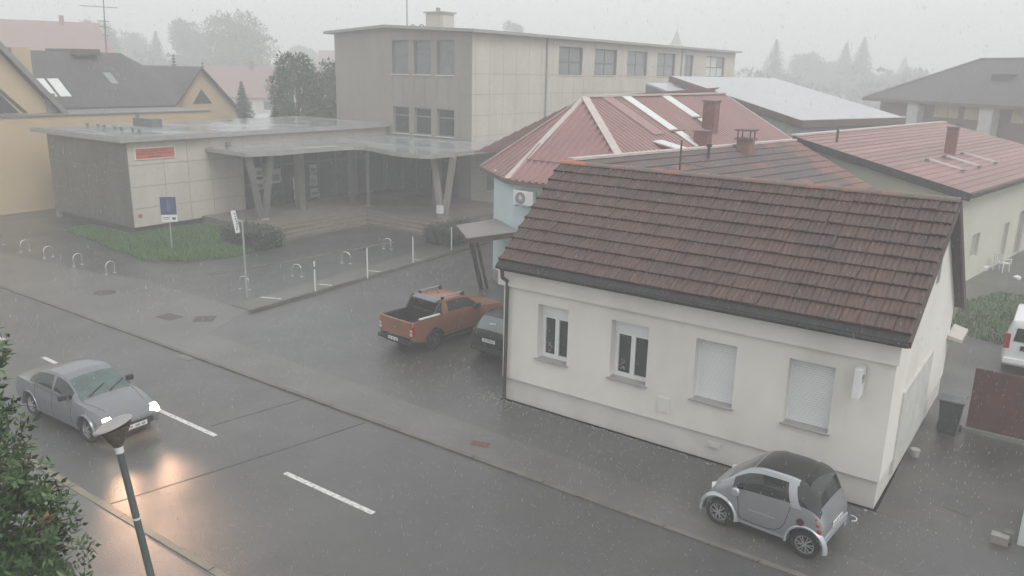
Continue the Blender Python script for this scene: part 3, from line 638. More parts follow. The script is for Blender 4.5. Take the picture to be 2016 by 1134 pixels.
mb = MB(); p0, p1 = hp(-2.2, 4.2, -.65), hp(-2.2, HW + .1, -.6); mb.quad((p0.x, p0.y, 4), (p1.x, p1.y, 4), p1, p0); mb.build('lower_wall', mat('dark_grey_wall', (.2, .2, .2), rough=.7), Q)  # plain dark grey for the side wall under the strip
for k in range(5):
    mb = MB(); mb.fbox((hp(0, .4).x, hp(0, .4).y, he.x, he.y), (.8 + k * 1.3, 1.7 + k * 1.3), (0, .02), (5.62, 5.72)); mb.build('wall_slot', greym, Q)

# ================================================================== FAR RIGHT HIPPED HOUSE
V = thing('hipped_house', 'large hipped brown-roofed house with white pillars behind the cream house', 'house', (-6, 84, 0))
va, vb = Vector((-20.4, 89.7, 0)), Vector((10, 64.8, 0)); vd = (vb - va).normalized(); vpn = Vector((-vd.y, vd.x, 0)); VL = (vb - va).length
vz, vr = 7.1, 11.0
E = lambda u, t, z: tuple(va + vd * u + vpn * t + Vector((0, 0, z)))
mb = MB(); mb.slab([E(0, 0, vz), E(VL, 0, vz), E(VL, 7, vr), E(7, 7, vr)], .15); mb.slab([E(0, 0, vz), E(7, 7, vr), E(0, 14, vz)], .15); mb.slab([E(0, 14, vz), E(7, 7, vr), E(VL, 7, vr), E(VL, 14, vz)], .15)
vro = mb.build('roof', darkroof, V)
mb = MB(); mb.bar(E(0, -.03, vz - .12), E(VL, -.03, vz - .12), .15, .3); mb.build('eave_board', fascia, V)
mb = MB(); mb.bar(E(0, 0, vz + .05), E(7, 7, vr + .05), .25, .1); mb.build('hip_cap', mat('pale_hip', (.4, .38, .37), rough=.5), V)
mb = MB(); mb.bar(E(7, 7, vr + .05), E(VL, 7, vr + .05), .25, .1); mb.build('ridge_cap', MATS['pale_hip'], V)
mb = MB(); p, q_, r_, s_ = E(1.2, 1.2, 0), E(VL, 1.2, 0), E(VL, 12.8, 0), E(1.2, 12.8, 0); mb.hexa([p[:2], q_[:2], r_[:2], s_[:2]], -.02, vz - .1); mb.build('wall', mat('brown_render', (.20, .12, .10), (.15, .10, .085), rough=.7, scale=.6), V)
Fv = (E(1.2, 1.2, 0)[0], E(1.2, 1.2, 0)[1], vd.x, vd.y)
for u in (5.0, 13.6): mb = MB(); mb.fbox(Fv, (u, u + 1.4), (.25, 1.0), (2, vz - .12)); mb.build('pillar', mat('pillar_white', (.70, .70, .68), rough=.6), V)
for i, u in enumerate((7.4, 9.1, 11.0, 16.0)): mb = MB(); mb.fbox(Fv, (u, u + (1.2 if i % 2 else 1.6)), (0, .04), (5.7, 6.8)); mb.build('upper_panel', mat('ochre_panel', (.62, .52, .34), rough=.6), V)
for u in (8.0, 10.2): mb = MB(); mb.fbox(Fv, (u, u + .9), (0, .05), (3.0, 5.3)); mb.build('window', glassg, V)
mb = MB(); mb.hexa([E(12, 6, 0)[:2], E(14, 6, 0)[:2], E(14, 3.6, 0)[:2], E(12, 3.6, 0)[:2]], 8.4, 9.6); mb.build('roof_vent', mat('dark_vent', (.05, .045, .045), rough=.6), V)

# ================================================================== TALL SCHOOL BLOCK
T = thing('concrete_block', 'tall pale concrete school block with flat overhanging roof', 'building', (-40, 60, 0))
TX0, TX1, TY0, TY1, TZ = -46.3, -33.6, 42.4, 88.0, 11.35
Ft = (TX0, TY0, 1, 0); TL = TX1 - TX0; Fs = (TX1, TY0, 0, 1); SL = TY1 - TY0
fw = []
for a, b in ((-40.6, -39.1), (-38.6, -37.08), (-36.57, -35.05)): fw += [(a - TX0, b - TX0, 8.62, 10.82), (a - TX0, b - TX0, 4.62, 6.42)]
sw = [(a - TY0, b - TY0, 8.78, 10.8) for a, b in ((52.7, 56.1), (58.0, 61.6), (63.4, 67.1), (69.1, 72.9), (75.0, 77.0), (80.2, 85.1))] + [(1.75, 3.4, 1.0, 2.4)]
fglass = (.9, TL - 1.0, .75, 4.0)
mb = MB(); mb.wall(Ft, TL, -.02, TZ, fw + [(5.1, TL - 1.1, .55, 4.05)], .28); mb.build('front_wall', wetshadeconc, T)
mb = MB(); mb.wall(Fs, SL, -.02, TZ, sw, .25); sidew = mb.build('side_wall', concjoint, T)
mb = MB(); mb.quad((TX0, TY1, 0), (TX0, TY0, 0), (TX0, TY0, TZ), (TX0, TY1, TZ)); mb.quad((TX1, TY1, 0), (TX0, TY1, 0), (TX0, TY1, TZ), (TX1, TY1, TZ)); mb.build('rear_wall', conc, T)
us = [0, .35]; 
while us[-1] < SL - 1.5: us.append(us[-1] + 1.52)
us.append(SL)
panels(sidew, Fs, us, [0, 1.05, 2.7, 4.3, 4.75, 6.1, 7.45, 8.75, 11.34], sw, conc)
frontw = [o for o in T.children if o.name.startswith('front_wall')][0]
usf = [0, 1.5, 3.0, 4.4, 5.7, 6.7, 7.72, 8.7, 9.75, 10.75, 11.7, TL]
panels(frontw, Ft, usf, [4.45, 6.0, 7.4, 8.5], fw, wetshadeconc, gap=.008, proud=.015)
panels(frontw, Ft, [0, 5.7, TL], [8.5, 11.34], fw, wetshadeconc, gap=.006, proud=.015)
def window(parent, F, h, fm, gm, dep, bars, fr=.07, sill=True):
    u0, u1, z0, z1 = h
    mb = MB()
    for q in ((u0, u1, z0, z0 + fr), (u0, u1, z1 - fr, z1), (u0, u0 + fr, z0 + fr, z1 - fr), (u1 - fr, u1, z0 + fr, z1 - fr)): mb.fbox(F, q[:2], (-dep, -dep + .07), q[2:])
    w_ = mb.build('window', fm, parent)
    ub = sorted([u0 + fr] + [u0 + (u1 - u0) * x for x in bars[0]] + [u1 - fr]); zb = sorted([z0 + fr] + [z0 + (z1 - z0) * x for x in bars[1]] + [z1 - fr])
    mb = MB()
    for x in ub[1:-1]: mb.fbox(F, (x - .035, x + .035), (-dep, -dep + .06), (z0 + fr, z1 - fr))
    for x in zb[1:-1]: mb.fbox(F, (u0 + fr, u1 - fr), (-dep, -dep + .065), (x - .04, x + .04))
    if mb.v: mb.build('glazing_bar', fm, w_)
    for a, b in zip(ub, ub[1:]):
        for c, d in zip(zb, zb[1:]):
            mb = MB(); mb.fbox(F, (a, b), (-dep + .015, -dep + .025), (c, d)); mb.build('pane', gm if not callable(gm) else gm(), w_)
    if sill: mb = MB(); mb.fbox(F, (u0 - .04, u1 + .04), (-dep + .07, .1), (z0 - .05, z0 - .005)); mb.build('sill', whitemet, w_)
fgrey = mat('grey_window_frame', (.24, .24, .25), (.2, .2, .21), rough=.5)
pale_pane = mat('blind_pane', (.26, .27, .28), (.2, .21, .22), rough=.15)
curt = mat('curtain_pane', (.62, .63, .62), (.55, .56, .55), rough=.3)
for i, h in enumerate(fw): window(T, Ft, h, fgrey, pale_pane if i % 2 == 0 else glassg, .24, ([], [.68]))
rw = random.Random(2)
for i, h in enumerate(sw):
    window(T, Fs, h, mat('dark_window_frame', (.10, .10, .105), rough=.5) if i < 6 else fgrey, (lambda: curt if rw.random() < (.55 if i == 5 else 0) else pale_pane), .2, ([.33, .66] if i == 5 else [.5], [.46]) if i < 6 else ([], []))
for y in (51.0, 74.2): mb = MB(); mb.tube((TX1 + .1, y, 4.5), (TX1 + .1, y, TZ), .07, n=8); mb.build('downpipe', mat('grey_pipe', (.30, .31, .31), rough=.4), T)
ov = .55; za, zc_ = 11.42, 11.80; xa_ = -40.9
mb = MB(); o0 = [(TX0 - ov, za), (xa_, zc_), (TX1 + ov, za + .04)]
for (x0, z0), (x1, z1) in zip(o0, o0[1:]): mb.slab([(x0, TY0 - ov, z0), (x1, TY0 - ov, z1), (x1, TY1 + ov, z1), (x0, TY1 + ov, z0)], .16)
tr = mb.build('roof', slabm, T)
mb = MB()
for (x0, z0), (x1, z1) in zip(o0, o0[1:]): mb.slab([(x0 + .05, TY0 - ov + .05, z0 + .03), (x1 - .0, TY0 - ov + .05, z1 + .03), (x1, TY1 + ov - .05, z1 + .03), (x0 + .05, TY1 + ov - .05, z0 + .03)], .025)
mb.build('roof_covering', membrane, tr)
mb = MB(); mb.poly([(TX0, TY0, TZ), (TX1, TY0, TZ), (xa_, TY0, zc_ - .16)]); mb.build('gable_infill', wetshadeconc, T)
mb = MB(); mb.box(-47.3 + 2.2, -45.25 + 2.0, 51.8, 53.2, 11.4, 13.35)
mb = MB(); mb.box(-46.0, -44.2, 52, 53.4, 11.4, 13.3); c_ = mb.build('chimney', conc, T)
mb = MB(); mb.box(-46.15, -44.05, 51.85, 53.55, 13.3, 13.42); mb.tube((-45.2, 52.6, 13.4), (-45.2, 52.6, 13.75), .18, n=10); mb.build('chimney_cap', slabm, c_)
mb = MB(); mb.tube((-46.2, 50, 11.3), (-46.2, 50, 15.6), .045, n=6); mb.build('aerial_mast', greym, T)
for dx in (0, .9):
    mb = MB(); pts = [(-45.7 + dx, 49.8, 11.4)] + [(-45.7 + dx + .3 - .3 * cos(t * pi / 6), 49.8, 12.0 + .3 * sin(t * pi / 6)) for t in range(7)] + [(-45.1 + dx, 49.8, 11.4)]
    mb.path(pts, .04, 6); mb.build('ladder_hoop', greym, T)
# ================================================================== FLAT WING, CANOPY, STEPS
Wg = thing('flat_roofed_wing', 'low flat-roofed concrete wing with a red sign and wavy canopy', 'building', (-45, 33, 0))
WX0, WX1, WY0, WY1, WZ = -49.6, -41.2, 23.1, 42.35, 4.95
Fw1 = (WX0, WY0, 1, 0); Fw2 = (WX1, WY0, 0, 1)
mb = MB(); mb.wall(Fw1, WX1 - WX0, .45, WZ); mb.build('road_wall', wetshadeconc2, Wg)
ent = (7.1, WY1 - WY0 - .2, .5, 4.1)
mb = MB(); mb.wall(Fw2, WY1 - WY0, .45, WZ, [ent], .3); ww = mb.build('sign_wall', concjoint, Wg)
mb = MB(); mb.box(WX0 + .3, WX1 - .25, WY0 + .25, WY1, -.02, .45); mb.build('plinth', mat('dark_plinth', (.09, .09, .085), rough=.7), Wg)
mb = MB(); mb.quad((WX0, WY1, 0), (WX0, WY0, 0), (WX0, WY0, WZ), (WX0, WY1, WZ)); mb.build('rear_wall', conc, Wg)
panels(ww, Fw2, [0, 2.0, 3.45, 4.95, 6.4, 7.1] + [7.1 + 1.5 * k for k in range(1, 9)] + [WY1 - WY0], [.46, 1.45, 2.6, 3.75, 4.94], [ent], conc)
panels([o for o in Wg.children if o.name.startswith('road_wall')][0], Fw1, [0, 2.1, 4.2, 6.3, 8.4], [.46, 1.95, 3.45, 4.94], [], wetshadeconc2, gap=.006, proud=.012)
# dark glazed entrance front under the canopy
def glazed(parent, F, u0, u1, z0, z1, step, dep):
    k = max(1, round((u1 - u0) / step)); st = (u1 - u0) / k
    for i in range(k):
        window(parent, F, (u0 + st * i, u0 + st * (i + 1), z0, z1), mat('dark_entrance_frame', (.045, .045, .045), rough=.5), mat('dark_entrance_glass', (.008, .008, .009), rough=.4, spec=.2), dep, ([], [.7]), fr=.06, sill=False)
glazed(Wg, Fw2, ent[0], ent[1], ent[2], ent[3], 1.5, .28)
glazed(T, Ft, 5.1, TL - 1.1, .55, 4.05, 1.35, .26)
mb = MB(); mb.slab([(WX0 - .75, WY0 - .55, 5.22), (WX1 + .45, WY0 - .55, 5.22), (WX1 + .45, WY1, 5.22), (WX0 - .75, WY1, 5.22)], .22); wr = mb.build('roof', slabm, Wg)
mb = MB(); mb.slab([(WX0 - .68, WY0 - .48, 5.27), (WX1 + .38, WY0 - .48, 5.27), (WX1 + .38, WY1, 5.27), (WX0 - .68, WY1, 5.27)], .045); mb.build('roof_covering', membrane, wr)
mb = MB(); mb.box(-48.2, -46.2, 27.6, 28.3, 5.27, 5.75); mb.tube((-48.0, 27.8, 5.75), (-48.0, 27.8, 6.0), .12, n=8); mb.build('roof_hatch', mat('grey_box', (.16, .17, .175), rough=.5), Wg)
for k in range(7):
    mb = MB(); x, y = -48.6 + k * .95, 25.0 - .02 * k + (k % 2) * .15; mb.tube((x, y, 5.27), (x, y, 5.42), .07, n=7); mb.lathe([(.12, 0), (.1, .07), (0, .1)], (x, y, 5.42), n=8); mb.build('roof_vent', mat('grey_box', (.16, .17, .175)), Wg)
sgw = MB(); sgw.fbox(Fw2, (.38, 2.7), (.035, .09), (4.03, 4.65)); so_ = sgw.build('sign_board', pvc, Wg)
mb = MB(); mb.fbox(Fw2, (.42, 2.66), (.09, .095), (4.07, 4.61)); mb.build('sign_panel', signred, so_)
for zc0, spans in ((4.47, ((.75, 1.15), (1.2, 1.75), (1.82, 2.3))), (4.33, ((.5, .95), (1.0, 1.5), (1.58, 2.0), (2.05, 2.55))), (4.16, ((1.1, 1.4), (1.45, 1.9)))):
    for a, b in spans:
        mb = MB(); x = a
        while x < b - .03: mb.fbox(Fw2, (x, x + .04), (.0951, .098), (zc0 - .035 - random.random() * .02, zc0 + .035)); x += .062
        mb.build('sign_lettering', signdark, so_)
mb = MB(); mb.fbox(Fw2, (.25, .5), (.03, .034), (.95, 1.15)); mb.build('rust_stain', mat('rust_stain', (.33, .17, .09), (.26, .14, .08), rough=.8), ww)
# canopy
cpoly = [(-41.18, 27.7), (-37.3, 27.55), (-36.75, 29.6), (-36.75, 32.2), (-36.7, 33.8), (-36.4, 34.55), (-35.8, 34.9), (-35.0, 34.75), (-34.1, 34.4), (-32.9, 33.95), (-31.6, 33.75), (-30.4, 33.85), (-29.85, 34.3), (-29.8, 38), (-29.85, 54), (-33.57, 54), (-33.57, 42.37), (-41.18, 42.37)]
mb = MB(); mb.slab([(x, y, 4.42) for x, y in cpoly], .22); cno = mb.build('canopy', slabm, Wg)
mb = MB(); cx, cy = -36, 38
mb.slab([(x + (cx - x) * .012, y + (cy - y) * .012, 4.45) for x, y in cpoly], .025); mb.build('canopy_covering', membrane, cno)
mb = MB(); mb.tube((-40.3, 28.6, 4.45), (-40.3, 28.6, 4.75), .14, n=8); mb.build('canopy_vent', MATS['grey_box'], cno)
darkcol = mat('shaded_column_concrete', (.15, .145, .135), (.11, .105, .098), rough=.5, scale=2)  # shade under the canopy put into the wet column colour
for (bx, by, ax, ay) in ((-37.5, 28.6, 0, 1), (-36.6, 35.9, .7, -.7), (-30.5, 35.9, 1, 0)):
    vs = thing('v_column', {-37.5: 'concrete V column at the wing end of the canopy', -36.6: 'concrete V column at the inner bend of the canopy', -30.5: 'concrete V column near the blue house end of canopy'}[bx], 'column', (bx, by, .6), group='V columns under the canopy')
    for s_ in (-1, 1):
        mb = MB(); mb.bar((bx + ax * .1 * s_, by + ay * .1 * s_, .55), (bx + ax * .75 * s_, by + ay * .75 * s_, 4.205), .34, .2, (-ay, ax, 0)); mb.build('leg', wetshadeconc if bx == -30.5 else darkcol, vs)
    mb = MB(); mb.box(bx - .25, bx + .25, by - .25, by + .25, .45, .7); mb.build('base', slabm, vs)
for x, y in ((-38.6, 32.2), (-38.6, 36.5), (-33.2, 38.5)):
    mb = MB(); mb.box(x - .22, x + .22, y - .22, y + .22, .5, 4.2); o = mb.build('square_pillar', darkcol, None, origin=(x, y, .5)); tag(o, {(-38.6, 32.2): 'square concrete pillar among the posters of the entrance', (-38.6, 36.5): 'square concrete pillar in the canopy corner before glass doors', (-33.2, 38.5): 'square concrete pillar under canopy near the tall block'}[(x, y)], 'pillar', 'pillars under the canopy')
for y, z, w_, h_ in ((31.43, 2.7, .5, .55), (31.5, 1.95, .55, .6), (32.6, 2.35, .95, .9), (34.3, 1.8, .6, .8), (34.35, 1.05, .6, .7), (35.7, 2.55, .6, .6), (35.68, 1.8, .62, .75), (35.7, 1.0, .6, .6), (39.1, 1.8, .55, .6)):
    mb = MB(); mb.box(-41.40, -41.37, y - w_ / 2, y + w_ / 2, z - h_ / 2, z + h_ / 2); ps = mb.build('poster', mat('poster_paper', (.62, .64, .64), (.5, .52, .52), rough=.5, scale=3), Wg)
    mb = MB(); mb.box(-41.369, -41.367, y - w_ * .35, y + w_ * .35, z - h_ * .32, z + h_ * .1); mb.build('poster_print', mat('poster_ink', (.2, .22, .23), (.3, .3, .3), rough=.5, scale=8), ps)
# steps
St = thing('entrance_steps', 'broad wet brownish steps leading up under the canopy', 'steps', (-34.5, 33, 0))
stepm = mat('wet_step', (.20, .17, .135), (.14, .125, .105), rough=.4, scale=2, rvar=.1)
for k in range(4):
    off = k * .38; z1 = .16 * (k + 1)
    mb = MB(); mb.hexa([(-40.9 + .0, 26.8 + off * .0 + .2), (-34.4 - off, 27.0), (-34.4 - off, 33.6 + off), (-28.6 - off * .5, 33.6 + off), (-28.6 - off * .5, 42.2), (-40.9, 42.2)], z1 - .16 if k else -.02, z1); mb.build('step', stepm, St)

# ================================================================== YELLOW BUILDINGS LEFT
Y1 = thing('ochre_house', 'ochre rendered building with dark brown roofs and triangular gable window', 'building', (-60, 30, 0))
mb = MB(); mb.box(-62, -52.6, 5, 36, -.02, 5.72); mb.build('wall', yellow, Y1)
mb = MB(); mb.box(-62.1, -52.5, 4.9, 36.1, 5.72, 5.8); mb.build('parapet_cap', greym, Y1)
# left gable (ridge along X)
mb = MB(); mb.poly([(-54, 16.5, 5.7), (-54, 26.0, 5.7), (-54, 21.6, 11.2)]); mb.poly([(-64, 16.5, 5.7), (-64, 21.6, 11.2), (-64, 26.0, 5.7)]); mb.quad((-54, 26, 5.7), (-64, 26, 5.7), (-64, 21.6, 11.2), (-54, 21.6, 11.2)); mb.build('gable_wall', yellow, Y1)
mb = MB(); mb.slab([(-53.5, 26.55, 5.45), (-64, 26.55, 5.45), (-64, 21.6, 11.45), (-53.5, 21.6, 11.45)], .18); mb.slab([(-53.5, 16, 5.45), (-53.5, 21.6, 11.45), (-64, 21.6, 11.45), (-64, 16, 5.45)], .18); mb.build('roof', darkroof, Y1)
mb = MB(); mb.bar((-53.45, 26.5, 5.45), (-53.45, 21.6, 11.4), .12, .3); mb.build('verge_board', greym, Y1)
mb = MB(); mb.poly([(-53.97, 19.5, 5.85), (-53.97, 23.7, 5.85), (-53.97, 21.6, 8.35)]); mb.build('gable_window', glassg, Y1)
mb = MB(); mb.poly([(-53.965, 21.9, 8.25), (-53.965, 24.2, 5.85), (-53.965, 23.9, 5.85), (-53.965, 21.75, 8.1)]); mb.build('window_board', woodd, Y1)
mb = MB(); mb.box(-57.0, -56.0, 24.6, 25.7, 7, 9.75); mb.build('chimney', yellow, Y1)
mb = MB(); mb.box(-54.05, -53.9, 25.3, 25.9, 5.75, 7.0); mb.build('pilaster', greym, Y1)
# main dark roof
mb = MB(); mb.slab([(-57.2, 27.0, 5.95), (-57.2, 36.2, 5.95), (-62.5, 35.3, 9.65), (-62.5, 26.6, 9.65)], .2); mb.slab([(-62.5, 26.6, 9.65), (-62.5, 35.3, 9.65), (-68, 36.5, 5.9), (-68, 26.6, 5.9)], .2); mb.slab([(-57.2, 36.2, 5.95), (-60, 39.2, 7.0), (-62.5, 35.3, 9.65)], .2); mb.slab([(-62.5, 35.3, 9.65), (-60, 39.2, 7.0), (-68, 39, 5.9)], .2)
mr = mb.build('main_roof', darkroof, Y1)
mb = MB(); mb.box(-67, -58.0, 27, 37.0, -.02, 5.85); mb.build('rear_wall', yellow, Y1)
pl = lambda y, t: (-57.2 - 5.3 * t, y, 5.95 + 3.7 * t + .06)
for y in (26.4, 27.35, 28.3, 32.6):
    mb = MB(); wd = .75 if y < 30 else .55; mb.slab([pl(y, .18), pl(y + wd, .18), pl(y + wd, .48), pl(y, .48)] if y < 30 else [pl(y, .4), pl(y + wd, .4), pl(y + wd, .6), pl(y, .6)], .06); mb.build('skylight', skylm if y < 30 else pale_pane, Y1)
# right gable
gx = -60.0; ya, yb, yc = 37.55, 40.4, 43.6; zg, za_ = 5.45, 8.65
mb = MB(); mb.poly([(gx, ya, zg), (gx, yc, zg), (gx, yb, za_)]); mb.hexa([(gx, ya), (gx, yc), (gx - 9, yc), (gx - 9, ya)], -.02, zg); mb.build('gable_wall', yellow, Y1)
mb = MB(); mb.slab([(gx + .4, ya - .3, zg - .25), (gx + .4, yb, za_ + .1), (gx - 9, yb, za_ + .1), (gx - 9, ya - .3, zg - .25)], .18); mb.slab([(gx + .4, yb, za_ + .1), (gx + .4, yc + .3, zg - .25), (gx - 9, yc + .3, zg - .25), (gx - 9, yb, za_ + .1)], .18); mb.build('gable_roof', darkroof, Y1)
mb = MB(); mb.poly([(gx + .03, 39.55, 5.85), (gx + .03, 41.35, 5.85), (gx + .03, 40.42, 7.0)]); mb.build('gable_window', glassg, Y1)
mb = MB(); mb.box(-66, -61.5, 31.4, 33.2, 9.4, 9.85); mb.build('roof_step', darkroof, Y1)
o = MB(); o.tube((-61.4, 33.6, 9.3), (-61.3, 33.8, 14.6), .06, .03, 6)
for z, L in ((12.9, 1.6), (11.9, .5), (11.5, .4), (10.9, .35)): o.tube((-61.35 - L * .55, 33.7 - L * .8, z), (-61.35 + L * .35, 33.7 + L * .5, z - .05), .025, n=5)
o = o.build('roof_aerial', greym, None, origin=(-61.4, 33.6, 9.3)); tag(o, 'tall thin roof aerial with crossbars above ochre house', 'aerial')

# ================================================================== FAR HOUSES, SPIRE
def far_house(x, y, L, Wd, zw, zr2, rot, wallm, roofm, label, hip=0, chim=True, name='far_house'):
    if math.hypot(x, y) > 100: k_ = 1.4; x, y, L, Wd, zw, zr2 = x * k_, y * k_, L * k_, Wd * k_, 9.06 + (zw - 9.06) * k_, 9.06 + (zr2 - 9.06) * k_
    o = thing(name, label, 'house', (x, y, 0), local=True, rz=rot)
    mb = MB(); mb.box(-L / 2, L / 2, -Wd / 2, Wd / 2, -.02, zw); 
    for s_ in (-1, 1):
        if not hip: mb.poly([(s_ * L / 2, -Wd / 2, zw), (s_ * L / 2, Wd / 2, zw), (s_ * L / 2, 0, zr2 - .1)])
    wa_ = mb.build('wall', wallm, o)
    mb = MB(); h = L / 2 + .4 - hip
    for s_ in (-1, 1): mb.slab([(-L / 2 - .4, s_ * (Wd / 2 + .4), zw - .25), (L / 2 + .4, s_ * (Wd / 2 + .4), zw - .25), (h, 0, zr2), (-h, 0, zr2)], .18)
    if hip:
        for s_ in (-1, 1): mb.slab([(s_ * (L / 2 + .4), -Wd / 2 - .4, zw - .25), (s_ * h, 0, zr2), (s_ * (L / 2 + .4), Wd / 2 + .4, zw - .25)], .18)
    r = mb.build('roof', roofm, o)
    if chim: mb = MB(); mb.box(L * .2 - .35, L * .2 + .35, -.8, -.1, zr2 - .8, zr2 + .9); mb.build('chimney', brickred, r)
    for s_ in (-1, 1):
        for k in range(int(L // 3)):
            u = -L / 2 + 1.2 + 3 * k
            mb = MB(); mb.box(u, u + 1.1, s_ * Wd / 2 - .04, s_ * Wd / 2 + .04, zw - 2.2, zw - .9); mb.build('window', glassg, o)
    return o
farred = mat('far_red_tile', (.24, .13, .115), (.21, .115, .10), rough=.6)
farw = mat('far_pale_wall', (.6, .57, .52), rough=.7)
far_house(-101, 46.5, 17, 12, 9.2, 13.3, RD(65), farw, farred, 'distant red-roofed house fading in the rain above ochre building', hip=2.5)
far_house(-88, 64, 11, 9, 5.4, 8.7, RD(45), farw, farred, 'small distant house with a reddish roof among trees')
far_house(-97, 84, 9, 7, 6.5, 8.0, RD(55), farw, darkroof, 'pale far house barely visible left of the concrete block', chim=False)
far_house(-72, 58, 14, 7, 3.2, 4.0, RD(70), farw, metalroof, 'low pale shed standing behind the flat-roofed wing', chim=False)
far_house(-125, 120, 14, 10, 8.5, 12.0, RD(40), farw, farred, 'faint gabled house far behind left of the tall block')
far_house(-50, 190, 30, 10, 6, 9.5, RD(20), farw, darkroof, 'faint long house beyond the conifers')
far_house(-8, 180, 22, 12, 10, 13.5, RD(-30), farw, metalroof, 'faint pale roof rising behind the hipped house', hip=3, chim=False)
cx_, cy_ = -124, 269
sp = thing('church_tower', 'faint pointed church spire far behind the concrete block', 'church', (cx_, cy_, 0))
mb = MB(); mb.box(cx_ - 2.2, cx_ + 2.2, cy_ - 2.2, cy_ + 2.2, -.02, 18.6); mb.build('tower', farw, sp)
mb = MB(); mb.lathe([(2.2, 18.6), (1.6, 19.7), (.75, 21.6), (.2, 23.2), (0, 23.8)], (cx_, cy_, 0), n=8); spr = mb.build('spire', darkroof, sp)
mb = MB(); mb.tube((cx_, cy_, 23.6), (cx_, cy_, 25.4), .09, n=5); mb.bar((cx_ - .5, cy_, 24.8), (cx_ + .5, cy_, 24.8), .12, .12); mb.build('cross', greym, spr)

# ================================================================== TREES
def leaf_quad(mb, p, d, up_, L, wd):
    d = d.normalized(); s_ = d.cross(up_);
    if s_.length < 1e-3: s_ = d.orthogonal()
    s_.normalize(); n_ = s_.cross(d)
    mb.v += [tuple(p), tuple(p + d * L * .45 + s_ * wd - n_ * wd * .3), tuple(p + d * L), tuple(p + d * L * .45 - s_ * wd - n_ * wd * .3)]
    k = len(mb.v) - 4; mb.f += [(k, k + 1, k + 2), (k, k + 2, k + 3)]
def raw_build(mb, name, m, parent, loc=None):
    me = bpy.data.meshes.new(name); me.from_pydata(mb.v, [], mb.f); me.materials.append(m)
    o = bpy.data.objects.new(name, me); COL.objects.link(o); o.parent = parent
    if loc: o.location = loc
    return o
def rv(r): 
    while True:
        v = Vector((r.uniform(-1, 1), r.uniform(-1, 1), r.uniform(-1, 1)))
        if .05 < v.length < 1: return v.normalized()
def broad_tree(seed, R, Ht, nclump, nleaf, leaf, m):
    r = random.Random(seed); root = bpy.data.objects.new('tree_proto', None)
    tr_ = MB(); tr_.tube((0, 0, -.15), (0, 0, Ht * .45), R * .09, R * .06, 8); cr_ = MB()
    for i in range(nclump):
        a = r.uniform(0, 2 * pi); h = r.uniform(.12, 1); rad = R * sqrt(max(0, 1 - ((h - .5) / .56) ** 2)) * r.uniform(.35, .95)
        c = Vector((rad * cos(a), rad * sin(a), Ht * (.18 + .76 * h))); cs_ = R * r.uniform(.22, .42)
        tr_.tube((0, 0, Ht * r.uniform(.25, .5)), tuple(c), R * .035, R * .01, 5, False)
        for j in range(nleaf):
            v = rv(r); p = c + v * cs_ * r.uniform(.55, 1.05); d = (v + rv(r) * .8); leaf_quad(cr_, p, d, Vector((0, 0, 1)), leaf * r.uniform(.6, 1.3), leaf * .3)
    return tr_, cr_
def conifer(seed, R, Ht, layers, m, leaf):
    r = random.Random(seed); tr_ = MB(); tr_.tube((0, 0, -.15), (0, 0, Ht), R * .09, .02, 7); cr_ = MB()
    for i in range(layers):
        t = i / (layers - 1); z = Ht * (.1 + .88 * t); rad = R * (1 - t) ** .9 + .03
        nb = max(5, int(13 * (1 - t * .6)))
        for b in range(nb):
            a = 2 * pi * b / nb + r.uniform(-.3, .3); L = rad * r.uniform(.75, 1.1); dv = Vector((cos(a), sin(a), -.28))
            for k in range(9):
                f = (k + 1) / 9; p = Vector((0, 0, z)) + dv * L * f
                for q in range(2): leaf_quad(cr_, p + rv(r) * .1 * R * .3, dv + rv(r) * .7 + Vector((0, 0, -.25)), Vector((0, 0, 1)), leaf * (1.2 - .4 * f) * (1.1 - .8 * t), leaf * .26 * (1.1 - .7 * t))
    return tr_, cr_
